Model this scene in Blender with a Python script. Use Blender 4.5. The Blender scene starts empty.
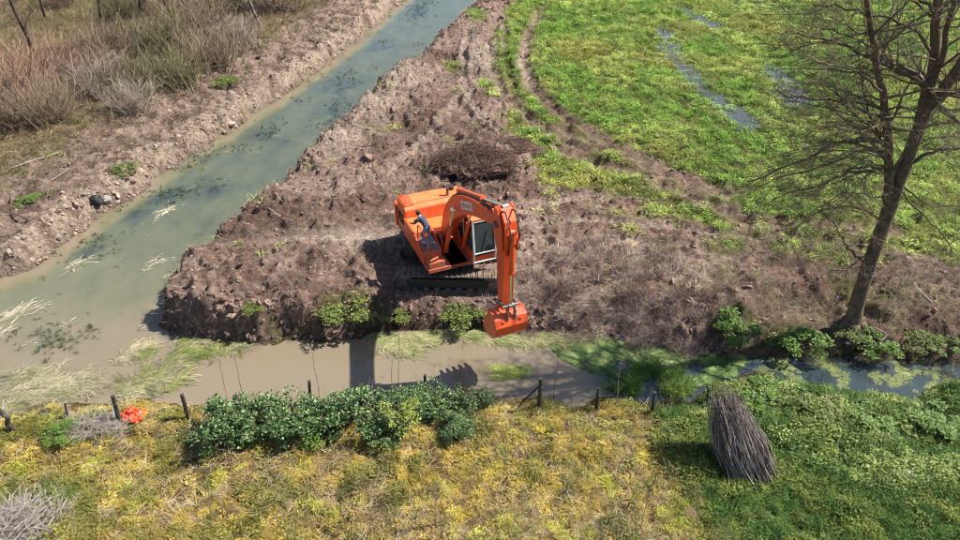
import bpy, bmesh, math, random
import numpy as np
from mathutils import Vector, Matrix, Euler

# ------------------------------------------------------------------ camera, sky, sun, exposure
SC = bpy.context.scene
C = SC.collection
CAM_Z, PITCH, FPX = 16.6, math.radians(35.0), 685.0          # drone height, tilt, focal length in photo pixels
cam = bpy.data.cameras.new('camera'); cam.sensor_width = 36.0; cam.lens = FPX / 960.0 * 36.0
cam.clip_start = 0.1; cam.clip_end = 3000.0
camo = bpy.data.objects.new('camera', cam); C.objects.link(camo)
camo.location = (0, 0, CAM_Z); camo.rotation_euler = (math.pi / 2 - PITCH, 0, 0)
SC.camera = camo
SUN_K = Vector((-0.77, -0.18, -1.0)).normalized()              # direction the light travels
SUN_EL = math.asin(-SUN_K.z); SUN_AZ = math.atan2(-SUN_K.x, -SUN_K.y)   # from +Y clockwise
W = bpy.data.worlds.new('World'); SC.world = W; W.use_nodes = True
wn = W.node_tree; wn.nodes.clear()
sky = wn.nodes.new('ShaderNodeTexSky'); sky.sky_type = 'NISHITA'; sky.sun_disc = False
sky.sun_elevation = SUN_EL; sky.sun_rotation = SUN_AZ; sky.air_density = 1.0; sky.dust_density = 1.0
bg = wn.nodes.new('ShaderNodeBackground'); bg.inputs['Strength'].default_value = 0.075
wo = wn.nodes.new('ShaderNodeOutputWorld')
wn.links.new(sky.outputs[0], bg.inputs['Color']); wn.links.new(bg.outputs[0], wo.inputs['Surface'])
sl = bpy.data.lights.new('sun', 'SUN'); sl.energy = 5.0; sl.angle = math.radians(0.55); sl.color = (1.0, 0.945, 0.84)
so = bpy.data.objects.new('sun', sl); C.objects.link(so)
so.rotation_euler = SUN_K.to_track_quat('-Z', 'Y').to_euler(); so.location = (30, 30, 60)
SC.view_settings.view_transform = 'Standard'; SC.view_settings.look = 'None'
SC.view_settings.gamma = 1.0; SC.view_settings.use_curve_mapping = False
SC.view_settings.exposure = 1.04
SC.render.film_transparent = False
SC.cycles.use_denoising = True; SC.cycles.pixel_filter_type = 'BLACKMAN_HARRIS'; SC.cycles.filter_width = 1.0
SC.cycles.max_bounces = 5; SC.cycles.diffuse_bounces = 2; SC.cycles.glossy_bounces = 3
SC.cycles.transmission_bounces = 4; SC.cycles.transparent_max_bounces = 6

rng = np.random.default_rng(7); random.seed(7)
PI = math.pi

# ------------------------------------------------------------------ survey helpers
def ray(u, v):
    x = (u - 480) / FPX; y = (270 - v) / FPX
    return np.array([x, math.cos(PITCH) + y * math.sin(PITCH), -math.sin(PITCH) + y * math.cos(PITCH)])
def at(u, v, z=0.0):                     # where a sight line meets height z
    d = ray(u, v); return np.array([0, 0, CAM_Z]) + d * ((z - CAM_Z) / d[2])
def at_y(u, v, Y):                       # where a sight line meets the vertical plane y = Y
    d = ray(u, v); return np.array([0, 0, CAM_Z]) + d * (Y / d[1])
def line(pts, z=0.0): return np.array([at(u, v, z)[:2] for u, v in pts])

def _hash(ix, iy, seed):
    h = (ix.astype(np.int64) * 374761393 + iy.astype(np.int64) * 668265263 + seed * 974711) & 0x7fffffff
    h = ((h ^ (h >> 13)) * 1274126177) & 0x7fffffff
    return ((h ^ (h >> 16)) & 0xffff) / 65535.0
def vnoise(x, y, seed=0):
    ix = np.floor(x); iy = np.floor(y); fx = x - ix; fy = y - iy
    a = lambda i, j: _hash(ix + i, iy + j, seed) * 2 * PI
    def g(i, j):
        t = a(i, j); return np.cos(t) * (fx - i) + np.sin(t) * (fy - j)
    sx = fx * fx * fx * (fx * (fx * 6 - 15) + 10); sy = fy * fy * fy * (fy * (fy * 6 - 15) + 10)
    t0 = g(0, 0) * (1 - sx) + g(1, 0) * sx; t1 = g(0, 1) * (1 - sx) + g(1, 1) * sx
    return (t0 * (1 - sy) + t1 * sy) * 1.5
def fbm(x, y, scale, octs=4, seed=0, gain=0.5):
    s = 0; a = 1; f = 1.0 / scale
    for o in range(octs):
        s = s + a * vnoise(x * f + o * 17.3, y * f - o * 9.1, seed + o); a *= gain; f *= 2.03
    return s
def ridged(x, y, scale, octs=3, seed=0):
    s = 0; a = 1; f = 1.0 / scale
    for o in range(octs):
        s = s + a * (1 - 2 * np.abs(vnoise(x * f + o * 7.7, y * f + o * 3.1, seed + o))); a *= 0.5; f *= 2.1
    return s
def sstep(a, b, x):
    t = np.clip((x - a) / (b - a), 0, 1); return t * t * (3 - 2 * t)
def seg_dist(x, y, pl):
    best = np.full(x.shape, 1e9)
    for (ax, ay), (bx, by) in zip(pl[:-1], pl[1:]):
        dx, dy = bx - ax, by - ay; L = dx * dx + dy * dy + 1e-12
        t = np.clip(((x - ax) * dx + (y - ay) * dy) / L, 0, 1)
        best = np.minimum(best, (x - ax - t * dx) ** 2 + (y - ay - t * dy) ** 2)
    return np.sqrt(best)
def inside(x, y, pg):
    r = np.zeros(x.shape, bool)
    for (ax, ay), (bx, by) in zip(pg, np.roll(pg, -1, axis=0)):
        if ay == by: continue
        c = ((ay > y) != (by > y)) & (x < (bx - ax) * (y - ay) / (by - ay) + ax); r ^= c
    return r
def sdist(x, y, pg):                     # positive outside
    d = seg_dist(x, y, np.vstack([pg, pg[:1]])); return np.where(inside(x, y, pg), -d, d)
def blob(x, y, u, v, rx, ry, z=1.0):     # soft ellipse on the ground
    c = at(u, v, z); return np.exp(-(((x - c[0]) / rx) ** 2 + ((y - c[1]) / ry) ** 2))

# ------------------------------------------------------------------ the lie of the land
L_EDGE = line([(400, 3), (353, 47), (320, 70), (267, 107), (213, 143), (160, 177), (150, 184), (110, 212), (80, 232), (50, 256), (30, 271), (0, 280)])
R_EDGE = np.array([at(u, v, z)[:2] for u, v, z in [(470, 3, .8), (437, 32, .9), (413, 58, 1.1), (380, 83, 1.2), (350, 114, 1.0), (320, 140, .9), (300, 164, .8), (280, 184, .7), (240, 217, .6), (213, 243, .5), (190, 266, .4), (170, 298, .2), (158, 325, 0)]])
D_FAR = line([(170, 335), (210, 339), (270, 341), (330, 339), (400, 332), (480, 331), (545, 334), (600, 334), (650, 340), (690, 350), (750, 354), (800, 355), (830, 350), (880, 358), (960, 366)])
D_NEAR = line([(960, 384), (935, 388), (912, 408), (885, 398), (800, 384), (745, 374), (715, 385), (690, 404), (620, 403), (560, 401), (500, 396), (400, 404), (300, 408), (200, 408), (150, 404), (100, 404), (60, 402), (30, 408), (0, 416)])
def ext(p, q, dist):
    v = q - p; return q + v / np.linalg.norm(v) * dist
lt = ext(L_EDGE[3], L_EDGE[0], 120.0); rt = ext(R_EDGE[4], R_EDGE[0], 120.0)
WATER = np.vstack([[lt], L_EDGE, [[-70.0, L_EDGE[-1][1] - 6]], [[-70.0, D_NEAR[-1][1] - 5]], D_NEAR[::-1],
                   [[60.0, D_NEAR[0][1] + 2]], [[60.0, D_FAR[-1][1] + 2]], D_FAR[::-1], R_EDGE[::-1], [rt]])
MID_X = np.array([-70, -20, -12, -6, 0, 6, 10, 14, 20, 60.0])
MID_Y = np.array([15, 18.5, 17.5, 17.5, 17.6, 17.2, 17.0, 17.0, 17.0, 18.5])
CANAL_MID = 0.5 * (np.vstack([[lt], L_EDGE[:6], [L_EDGE[9]]]) + np.vstack([[rt], R_EDGE[:3], R_EDGE[4:6], [R_EDGE[7]], [R_EDGE[-1]]]))
SOIL_PG = line([(462, -10), (520, -10), (496, 40), (490, 80), (508, 120), (526, 158), (560, 182), (620, 202), (690, 222), (760, 236), (840, 250), (960, 262), (1040, 275), (1040, 372), (690, 352), (600, 336), (400, 334), (170, 337), (140, 325), (150, 290), (180, 250), (250, 180), (320, 108), (385, 50), (430, 10)], 0.9)
RUTS = [line([(545, 5), (527, 35), (523, 62), (533, 90), (560, 112), (600, 137), (650, 160), (700, 181), (730, 192)], 1.0),
        line([(505, 5), (489, 40), (490, 65), (502, 92), (540, 127), (575, 146), (625, 153)], 1.0),
        line([(560, 148), (600, 163), (650, 176), (700, 200), (750, 219), (820, 226), (900, 232)], 1.0),
        line([(560, 128), (620, 152), (680, 180), (730, 197)], 1.0)]
PUDDLES = [line([(662, 28), (678, 62), (700, 84), (722, 102), (745, 122)], 1.0), line([(683, 5), (700, 18), (722, 26)], 1.0),
           line([(771, 66), (784, 82), (797, 100)], 1.0), line([(762, 3), (790, 8)], 1.0)]
MUDTRACKS = [line([(520, 232), (580, 222), (650, 226), (720, 236), (790, 238), (880, 246)], .95), line([(525, 215), (590, 200), (640, 196), (700, 207)], .95), line([(530, 250), (600, 240), (680, 246), (740, 262)], .9), line([(470, 30), (462, 70), (470, 105), (500, 135)], 1.0), line([(505, 25), (506, 60), (515, 95)], 1.0), line([(345, 200), (400, 168), (440, 130), (462, 95)], 1.0)]
PADLINE = line([(235, 243), (300, 241), (350, 238), (395, 236)], 1.0)

def zones(x, y):
    ym = np.interp(x, MID_X, MID_Y)
    order = np.argsort(CANAL_MID[:, 1])
    xm = np.interp(y, CANAL_MID[order, 1], CANAL_MID[order, 0])
    near = y < ym
    left = (~near) & (x < xm)
    return near, left, ~(near | left)

def land(x, y):
    dw = sdist(x, y, WATER)
    dw = dw + (0.22 * fbm(x, y, 1.3, 3, 3) + .28 * fbm(x, y, 4, 2, 7)) * sstep(4, 0.2, np.abs(dw))
    near, left, pen = zones(x, y)
    h = np.zeros(x.shape)
    # dug peninsula
    slopew = .62 + .5 * sstep(-7, -3, x) + 1.5 * sstep(1.0, 6.0, x)
    hp = (1.0 + .22 * sstep(-5, -9, x) * sstep(27, 22, y) - 0.1 * sstep(-4, 6, x)) * sstep(-0.1, 1, dw / slopew)
    sd = sdist(x, y, SOIL_PG)
    soil = sstep(0.9, -0.9, sd + 1.3 * fbm(x, y, 2.2, 4, 21)) * pen
    for (u, v, rx, ry, a) in [(300, 165, .8, 1.2, .3), (330, 150, 1.0, 1.8, .45), (365, 118, 1.3, 2.6, .7), (402, 86, 1.5, 2.6, .95), (425, 70, 1.2, 2.2, .4), (470, 45, 1.0, 3, .25),
                              (215, 268, 1.2, 1.2, .35), (280, 282, 1.6, .9, .35), (205, 300, 1.2, .8, .3), (330, 268, 1.0, .7, .35), (330, 208, 1.5, 1.6, .35),
                              (262, 222, 1.2, 1.0, .3), (485, 158, 2.2, 1.6, .75), (440, 120, 1.2, 1.2, .25), (555, 205, 1.5, 1.2, .3), (735, 305, 1.6, .9, .35), (905, 310, 1.4, .9, .4), (800, 318, 1.4, .6, .3)]:
        hp = hp + a * blob(x, y, u, v, rx, ry)
    padd = seg_dist(x, y, PADLINE); mach = np.exp(-(((x + 1.4) / 3.0) ** 4 + ((y - 22.2) / 2.1) ** 4))
    flat = np.maximum(mach, 0.8 * np.exp(-(padd / 0.55) ** 2)) * pen
    dig = soil * (1 - flat) * sstep(-0.2, 0.5, dw)
    rough = 0.24 * ridged(x + .5 * fbm(x, y, 2, 2, 35), y, 2.1, 2, 31) + 0.20 * ridged(x + .3 * fbm(x, y, .8, 2, 33), y, 0.8, 3, 41) + 0.20 * np.clip(fbm(x, y, .42, 3, 45), -.1, 1) + 0.07 * fbm(x, y, .2, 2, 51)
    hp = hp * (1 - flat) + 0.9 * flat
    calm = sstep(1.5, 5.0, x) * .45 * sstep(20.5, 23, y)
    smear = sstep(.05, .45, fbm(x, y, 3.2, 2, 37)) * .7
    hp = hp + dig * (1 - calm) * (1 - smear) * (rough - 0.10)
    fieldn = 0.10 * fbm(x, y, 6, 3, 61) + 0.19 * fbm(x, y, 0.9, 3, 71)
    hp = hp + (1 - soil) * (1 - flat) * fieldn * sstep(0, 1.2, dw)
    rut = np.zeros(x.shape)
    for r in RUTS:
        q = seg_dist(x, y, r) + 0.12 * fbm(x, y, 1.2, 2, 81)
        hp = hp - 0.16 * np.exp(-(q / 0.32) ** 2) + 0.08 * np.exp(-((q - 0.66) / 0.24) ** 2) * (1 + .6 * fbm(x, y, .8, 2, 83))
        rut = np.maximum(rut, np.exp(-(q / 0.54) ** 2))
    mtr = np.zeros(x.shape)
    for r in MUDTRACKS:
        q = seg_dist(x, y, r) + 0.10 * fbm(x, y, 1.0, 2, 85)
        hp = hp - 0.13 * np.exp(-(q / 0.26) ** 4) * pen + 0.10 * np.exp(-((q - 0.42) / 0.14) ** 2) * pen
        mtr = np.maximum(mtr, np.exp(-(q / 0.34) ** 4) * pen)
    hp = hp + mtr * 0.022 * np.sin((x * .8 + y * .4) * 2 * PI / .33)
    # crawler prints pressed across the soil
    gx = at(620, 207, .95); gm = np.exp(-(((x - gx[0]) / 2.0) ** 4 + ((y - gx[1]) / 0.9) ** 4)) * pen
    wv = np.exp(-(((x - gx[0] - 1.0) / 4.2) ** 4 + ((y - gx[1] + .6) / 2.2) ** 4)) * pen
    hp = hp + wv * .075 * (1 - 2 * np.abs(vnoise(x * .22, (y + .22 * x + .25 * fbm(x, y, 2.5, 2, 97)) * 1.7, 99)))
    hp = hp + gm * 0.05 * np.sin((y * 0.94 + x * 0.34) * 2 * PI / 0.36)
    pud = np.zeros(x.shape)
    for i, r in enumerate(PUDDLES):
        q = seg_dist(x, y, r) + 0.45 * fbm(x, y, 1.5, 3, 91)
        pud = np.maximum(pud, np.exp(-(q / (.66 if i == 0 else .7)) ** 2))
    hp = hp - (0.25 + .26 * fbm(x, y, .7, 3, 95)) * pud * pen
    # left bank
    hl = 0.12 + 0.75 * sstep(0.0, 0.9, dw) + 0.55 * sstep(1.5, 7, dw) + (0.17 * ridged(x, y, 1.5, 2, 101) + 0.13 * ridged(x, y, .6, 3, 111) + .10 * np.clip(fbm(x, y, .4, 3, 115), -.1, 1)) * sstep(.1, .6, dw) * (0.35 + 0.65 * sstep(8, 4, dw)) + 0.2 * fbm(x, y, 4, 3, 121) * sstep(1, 4, dw)
    hl = hl * sstep(-0.15, 0.25, dw)
    # near field
    hn = 0.5 * sstep(-0.1, 1.6, dw) + (0.12 * fbm(x, y, 3.5, 3, 131) + 0.08 * ridged(x, y, .8, 3, 141) + .07 * fbm(x, y, .45, 2, 145)) * sstep(0, 1, dw) + 0.1 * sstep(2, 8, dw)
    h = np.where(near, hn, np.where(left, hl, hp))
    bed = -0.75 * sstep(0, 2.4, -dw)
    h = np.where(dw < 0, np.minimum(h, 0) * 0.3 + bed, h)
    return h, dict(dw=dw, near=near.astype(float), left=left.astype(float), pen=pen.astype(float), soil=soil, rut=rut * pen, pud=pud * pen, flat=flat, sd=sd, mtr=mtr)

def axis(parts):
    out = [parts[0][0]]
    for a, b, s in parts: out += list(np.linspace(a, b, max(1, int(round((b - a) / s))) + 1)[1:])
    return np.array(out)
def geo(a, b, n): return list(a + (b - a) * (np.linspace(0, 1, n + 1)[1:] ** 2.4))
xs = axis([(-50, -32, .3), (-32, -19, .15), (-19, 17, .08), (17, 32, .15), (32, 50, .3)]); xs = np.array(sorted([-v for v in geo(50, 700, 14)] + list(xs) + geo(50, 700, 14)))
ys = axis([(4, 9, .3), (9, 28, .08), (28, 50, .14), (50, 84, .26)]); ys = np.array(sorted([-v for v in geo(-4, 300, 8)] + list(ys) + geo(84, 1200, 14)))
GX, GY = np.meshgrid(xs, ys)
H, M = land(GX, GY)
def interp(A, x, y):
    i = np.clip(np.searchsorted(xs, x) - 1, 0, len(xs) - 2); j = np.clip(np.searchsorted(ys, y) - 1, 0, len(ys) - 2)
    fx = np.clip((x - xs[i]) / (xs[i + 1] - xs[i]), 0, 1); fy = np.clip((y - ys[j]) / (ys[j + 1] - ys[j]), 0, 1)
    return (A[j, i] * (1 - fx) + A[j, i + 1] * fx) * (1 - fy) + (A[j + 1, i] * (1 - fx) + A[j + 1, i + 1] * fx) * fy
def zat(x, y): return interp(H, np.asarray(x, float), np.asarray(y, float))
def ground(u, v):                         # point on the land surface along a sight line
    d = ray(u, v); t = 5.0; o = np.array([0, 0, CAM_Z])
    for k in range(900):
        p = o + d * t
        if p[2] <= max(float(zat(p[0], p[1])), -0.02): break
        t += 0.1
    p[2] = float(zat(p[0], p[1])); return p

# ------------------------------------------------------------------ materials
MATS = {}
def mat(name, col=(.5, .5, .5), rough=.7, metal=0.0, var=0.15, nscale=8.0, bump=0.0, bscale=30.0, spec=0.4, dirt=None, alpha=None, trans=0.0, coat=0.0):
    if name in MATS: return MATS[name]
    m = bpy.data.materials.new(name); m.use_nodes = True; nt = m.node_tree; b = nt.nodes['Principled BSDF']
    b.inputs['Roughness'].default_value = rough; b.inputs['Metallic'].default_value = metal
    b.inputs['Specular IOR Level'].default_value = spec; b.inputs['Coat Weight'].default_value = coat
    tc = nt.nodes.new('ShaderNodeTexCoord'); no = nt.nodes.new('ShaderNodeTexNoise'); no.inputs['Scale'].default_value = nscale; no.inputs['Detail'].default_value = 5
    nt.links.new(tc.outputs['Object'], no.inputs['Vector'])
    rp = nt.nodes.new('ShaderNodeValToRGB'); rp.color_ramp.elements[0].position = .3; rp.color_ramp.elements[1].position = .7
    rp.color_ramp.elements[0].color = (*[c * (1 - var) for c in col], 1); rp.color_ramp.elements[1].color = (*[min(1, c * (1 + var)) for c in col], 1)
    nt.links.new(no.outputs['Fac'], rp.inputs['Fac']); src = rp.outputs['Color']
    if dirt:
        n2 = nt.nodes.new('ShaderNodeTexNoise'); n2.inputs['Scale'].default_value = dirt[2]; n2.inputs['Detail'].default_value = 8; n2.inputs['Roughness'].default_value = .7
        nt.links.new(tc.outputs['Object'], n2.inputs['Vector'])
        mr = nt.nodes.new('ShaderNodeMapRange'); mr.inputs['From Min'].default_value = dirt[1]; mr.inputs['From Max'].default_value = dirt[1] + .15
        nt.links.new(n2.outputs['Fac'], mr.inputs['Value'])
        mx = nt.nodes.new('ShaderNodeMix'); mx.data_type = 'RGBA'; mx.inputs['B'].default_value = (*dirt[0], 1)
        nt.links.new(mr.outputs['Result'], mx.inputs['Factor']); nt.links.new(src, mx.inputs['A']); src = mx.outputs['Result']
    nt.links.new(src, b.inputs['Base Color'])
    if bump:
        n3 = nt.nodes.new('ShaderNodeTexNoise'); n3.inputs['Scale'].default_value = bscale; n3.inputs['Detail'].default_value = 6
        nt.links.new(tc.outputs['Object'], n3.inputs['Vector'])
        bp = nt.nodes.new('ShaderNodeBump'); bp.inputs['Strength'].default_value = bump; bp.inputs['Distance'].default_value = .03
        nt.links.new(n3.outputs['Fac'], bp.inputs['Height']); nt.links.new(bp.outputs['Normal'], b.inputs['Normal'])
    if trans: b.inputs['Transmission Weight'].default_value = trans
    MATS[name] = m; return m

def tint_mat(name, leaf=True, rough=.65):  # colour comes with each scattered plant
    m = bpy.data.materials.new(name); m.use_nodes = True; nt = m.node_tree; b = nt.nodes['Principled BSDF']
    at_ = nt.nodes.new('ShaderNodeAttribute'); at_.attribute_type = 'INSTANCER'; at_.attribute_name = 'tint'
    oi = nt.nodes.new('ShaderNodeObjectInfo')
    hs = nt.nodes.new('ShaderNodeHueSaturation')
    mr = nt.nodes.new('ShaderNodeMapRange'); mr.inputs['To Min'].default_value = .72; mr.inputs['To Max'].default_value = 1.28
    nt.links.new(oi.outputs['Random'], mr.inputs['Value']); nt.links.new(mr.outputs['Result'], hs.inputs['Value'])
    nt.links.new(at_.outputs['Vector'], hs.inputs['Color'])
    nt.links.new(hs.outputs['Color'], b.inputs['Base Color'])
    b.inputs['Roughness'].default_value = rough; b.inputs['Specular IOR Level'].default_value = .25
    if leaf:
        tr = nt.nodes.new('ShaderNodeBsdfTranslucent'); nt.links.new(hs.outputs['Color'], tr.inputs['Color'])
        mx = nt.nodes.new('ShaderNodeMixShader'); mx.inputs[0].default_value = .25
        nt.links.new(b.outputs[0], mx.inputs[1]); nt.links.new(tr.outputs[0], mx.inputs[2])
        nt.links.new(mx.outputs[0], nt.nodes['Material Output'].inputs['Surface'])
    return m
M_LEAFT = tint_mat('tinted_leaf'); M_TWIGT = tint_mat('tinted_twig', False, .85); M_CLODT = tint_mat('tinted_soil', False, .95)

def leaf_mat(name, cols, scale=6.0, rough=.5, trans=.25):
    m = bpy.data.materials.new(name); m.use_nodes = True; nt = m.node_tree; b = nt.nodes['Principled BSDF']
    ge = nt.nodes.new('ShaderNodeNewGeometry'); rp = nt.nodes.new('ShaderNodeValToRGB'); cr = rp.color_ramp
    for i, c in enumerate(cols):
        e = cr.elements[i] if i < 2 else cr.elements.new(.5)
        e.position = i / (len(cols) - 1); 
    for i, c in enumerate(cols):
        cr.elements[i].position = i / (len(cols) - 1); cr.elements[i].color = (*c, 1)
    nt.links.new(ge.outputs['Random Per Island'], rp.inputs['Fac']); nt.links.new(rp.outputs['Color'], b.inputs['Base Color'])
    b.inputs['Roughness'].default_value = rough; b.inputs['Specular IOR Level'].default_value = .4
    tr = nt.nodes.new('ShaderNodeBsdfTranslucent'); nt.links.new(rp.outputs['Color'], tr.inputs['Color'])
    mx = nt.nodes.new('ShaderNodeMixShader'); mx.inputs[0].default_value = trans
    nt.links.new(b.outputs[0], mx.inputs[1]); nt.links.new(tr.outputs[0], mx.inputs[2])
    nt.links.new(mx.outputs[0], nt.nodes['Material Output'].inputs['Surface'])
    return m

# ------------------------------------------------------------------ object helpers
def mesh_np(name, verts, faces, mats=(), smooth=False):
    me = bpy.data.meshes.new(name)
    if isinstance(faces, np.ndarray):
        nf, k = faces.shape
        me.vertices.add(len(verts)); me.vertices.foreach_set('co', np.asarray(verts, np.float32).ravel())
        me.loops.add(nf * k); me.loops.foreach_set('vertex_index', faces.astype(np.int32).ravel())
        me.polygons.add(nf); me.polygons.foreach_set('loop_start', np.arange(0, nf * k, k, dtype=np.int32))
        me.update(calc_edges=True)
    else:
        me.from_pydata([tuple(v) for v in verts], [], [tuple(f) for f in faces]); me.update()
    for m in mats: me.materials.append(m)
    if smooth: me.polygons.foreach_set('use_smooth', np.ones(len(me.polygons), bool))
    return me
def link(name, me, parent=None, loc=None, rot=None):
    o = bpy.data.objects.new(name, me); C.objects.link(o)
    if parent is not None: o.parent = parent
    if loc is not None: o.location = loc
    if rot is not None: o.rotation_euler = rot
    return o
def tag(o, label, cat, group=None):
    o['label'] = label; o['category'] = cat
    if group: o['group'] = group
    return o
def thing(name, label, cat, loc=(0, 0, 0), rotz=0.0, group=None):
    o = bpy.data.objects.new(name, None); C.objects.link(o); o.location = loc; o.rotation_euler = (0, 0, rotz); o.empty_display_size = .2
    return tag(o, label, cat, group)
def dup(root, loc, rotz, scale, label, group=None):
    r = root.copy(); C.objects.link(r); r.location = loc; r.rotation_euler = (0, 0, rotz); r.scale = scale
    r['label'] = label
    if group: r['group'] = group
    for ch in list(root.children):
        c = ch.copy(); C.objects.link(c); c.parent = r
        for g in list(ch.children):
            d = g.copy(); C.objects.link(d); d.parent = c
    return r

# ------------------------------------------------------------------ ground sheet
def lerp3(a, b, t): return a + (np.array(b) - a) * t[..., None]
def ground_colour():
    x, y = GX, GY
    n1 = fbm(x, y, 3.0, 4, 201); n2 = fbm(x, y, .9, 4, 211); n3 = fbm(x, y, .35, 3, 221)
    col = np.zeros(x.shape + (3,)) + np.array([.095, .105, .030])           # field, between the blades
    col = lerp3(col, (.17, .15, .05), sstep(-.1, .5, n1) * .7)
    soil = np.zeros_like(col) + np.array([.225, .145, .114])
    soil = lerp3(soil, (.12, .076, .061), sstep(.05, .45, n2) * .75)
    soil = lerp3(soil, (.41, .305, .255), sstep(.05, .55, n1 + .6 * n3) * .55)
    n0 = fbm(x, y, 5.5, 3, 231); soil = lerp3(soil, (.125, .078, .060), sstep(.0, .4, n0 + .4 * n2) * .65); soil = lerp3(soil, (.43, .33, .27), sstep(.1, .5, -n0 + .5 * n3) * .35)
    soil = lerp3(soil, (.40, .305, .25), M['mtr'] * .75)
    soil = lerp3(soil, (.21, .185, .10), sstep(-.15, .5, n1 - .5 * n2) * .55 * sstep(2, 6, x))
    for (u, v, rx, ry) in [(402, 86, 1.7, 3.0), (372, 115, 1.5, 2.6), (335, 148, 1.2, 1.8), (480, 60, 1.4, 4.5), (330, 240, 3.2, .55), (360, 240, 1.6, .9), (520, 65, .6, 5), (460, 285, 2.2, .6)]:
        soil = lerp3(soil, (.44, .355, .29), blob(x, y, u, v, rx, ry) * (.55 + .35 * np.clip(n3 + .3, 0, 1)))
    s = np.clip(M['soil'] + .8 * M['rut'] * sstep(-.4, .2, n2), 0, 1)
    g = np.zeros_like(s)
    for (u, v, rx, ry, a) in GREENS: g = np.maximum(g, a * blob(x, y, u, v, rx, ry))
    s = s * (1 - sstep(.3, .7, g + .25 * n2) * .75); s = np.maximum(s, np.clip(M['rut'] * 1.5 - .25 + .5 * n2, 0, 1) * .9)
    col = lerp3(col, (0, 0, 0), s) + soil * s[..., None]
    # left bank
    dl = M['dw'] + .9 * n2
    lb = np.zeros_like(col) + np.array([.19, .155, .085]); lb = lerp3(lb, (.13, .16, .05), sstep(.1, .5, n1) * .7)
    cut = np.zeros_like(col) + np.array([.36, .275, .215]); cut = lerp3(cut, (.19, .13, .10), sstep(-.1, .5, n2 + .5 * n3) * .85)
    brn = np.zeros_like(col) + np.array([.29, .21, .168]); brn = lerp3(brn, (.13, .09, .068), sstep(-.1, .4, n2)); cut = lerp3(brn, (0, 0, 0), sstep(1.7, .7, dl)) + cut * sstep(1.7, .7, dl)[..., None]
    lb = lerp3(lb, (0, 0, 0), sstep(7.0, 4.0, dl)) + cut * sstep(7.0, 4.0, dl)[..., None]
    col = np.where(M['left'][..., None] > .5, lb, col)
    # near field
    nf = np.zeros_like(col) + np.array([.20, .135, .055]); nf = lerp3(nf, (.30, .215, .115), sstep(0, .5, n2)); nf = lerp3(nf, (.10, .08, .03), sstep(.1, .5, n1) * .6)
    gr = sstep(5.0, 7.5, x + .25 * (y - 12) + 1.4 * n1)
    nf = lerp3(nf, (.055, .085, .022), gr * .85)
    col = np.where(M['near'][..., None] > .5, nf, col)
    # wet soil by the water, silt below it
    wet = sstep(.35, 0.0, M['dw'] + .15 * n2); col = col * (1 - .45 * wet)[..., None]
    col = lerp3(col, (.10, .085, .06), M['pud'] ** .5 * .8)
    return np.clip(col, 0, 1)
GREENS = [(495, 92, .9, 1.6, 1), (455, 70, .8, 1.5, 1), (478, 18, 1, 3, .9), (350, 303, 1.2, .7, 1), (465, 310, 1.1, .5, 1), (800, 250, 2, 1.0, .9), (730, 246, 1.2, .7, .9), (920, 242, 1.6, .8, 1),
          (845, 285, .8, 1.6, 1), (735, 318, 1.2, .7, 1), (800, 326, 1.4, .6, 1), (870, 340, 1.3, .6, 1), (945, 345, 1, .5, 1), (660, 245, .8, .7, .8), (615, 215, 1.4, .5, .6), (575, 160, 2.0, 1.0, 1), (640, 165, 2, 1, 1), (555, 138, 1.5, 1.5, 1), (600, 178, 1.6, .8, .9), (690, 195, 2, 1, 1), (740, 205, 2, 1, 1), (530, 110, .9, 2, .9), (820, 235, 2, .7, .8), (700, 225, 1.2, .5, .6),
          (110, 165, 1, 1, .8), (20, 205, 1.2, 1, .9), (455, 150, .8, .8, .5), (560, 85, 1.5, 4, .7), (225, 75, 2, 1.5, .6), (240, 255, 1.0, .25, .6), (880, 300, .7, .5, .7), (690, 300, .8, .5, .5)]
NX, NY = len(xs), len(ys)
V = np.stack([GX.ravel(), GY.ravel(), H.ravel()], -1)
ii = np.arange(NX * NY).reshape(NY, NX)
F = np.stack([ii[:-1, :-1], ii[:-1, 1:], ii[1:, 1:], ii[1:, :-1]], -1).reshape(-1, 4)
def ground_material():
    m = bpy.data.materials.new('earth'); m.use_nodes = True; nt = m.node_tree; b = nt.nodes['Principled BSDF']
    b.inputs['Roughness'].default_value = .95; b.inputs['Specular IOR Level'].default_value = .15
    a = nt.nodes.new('ShaderNodeAttribute'); a.attribute_name = 'earth_colour'
    tc = nt.nodes.new('ShaderNodeTexCoord')
    n = nt.nodes.new('ShaderNodeTexNoise'); n.inputs['Scale'].default_value = 5.5; n.inputs['Detail'].default_value = 9; n.inputs['Roughness'].default_value = .72
    nt.links.new(tc.outputs['Object'], n.inputs['Vector'])
    mr = nt.nodes.new('ShaderNodeMapRange'); mr.inputs['From Min'].default_value = .3; mr.inputs['From Max'].default_value = .7; mr.inputs['To Min'].default_value = .30; mr.inputs['To Max'].default_value = 1.65
    nt.links.new(n.outputs['Fac'], mr.inputs['Value'])
    mx = nt.nodes.new('ShaderNodeVectorMath'); mx.operation = 'SCALE'
    nt.links.new(a.outputs['Color'], mx.inputs[0]); nt.links.new(mr.outputs['Result'], mx.inputs['Scale']); nt.links.new(mx.outputs['Vector'], b.inputs['Base Color'])
    n2 = nt.nodes.new('ShaderNodeTexNoise'); n2.inputs['Scale'].default_value = 9; n2.inputs['Detail'].default_value = 8; n2.inputs['Roughness'].default_value = .75
    nt.links.new(tc.outputs['Object'], n2.inputs['Vector'])
    bp = nt.nodes.new('ShaderNodeBump'); bp.inputs['Strength'].default_value = 1.0; bp.inputs['Distance'].default_value = .24
    nt.links.new(n2.outputs['Fac'], bp.inputs['Height']); nt.links.new(bp.outputs['Normal'], b.inputs['Normal'])
    return m
gm = mesh_np('ground', V, F, [ground_material()], smooth=True)
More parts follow.
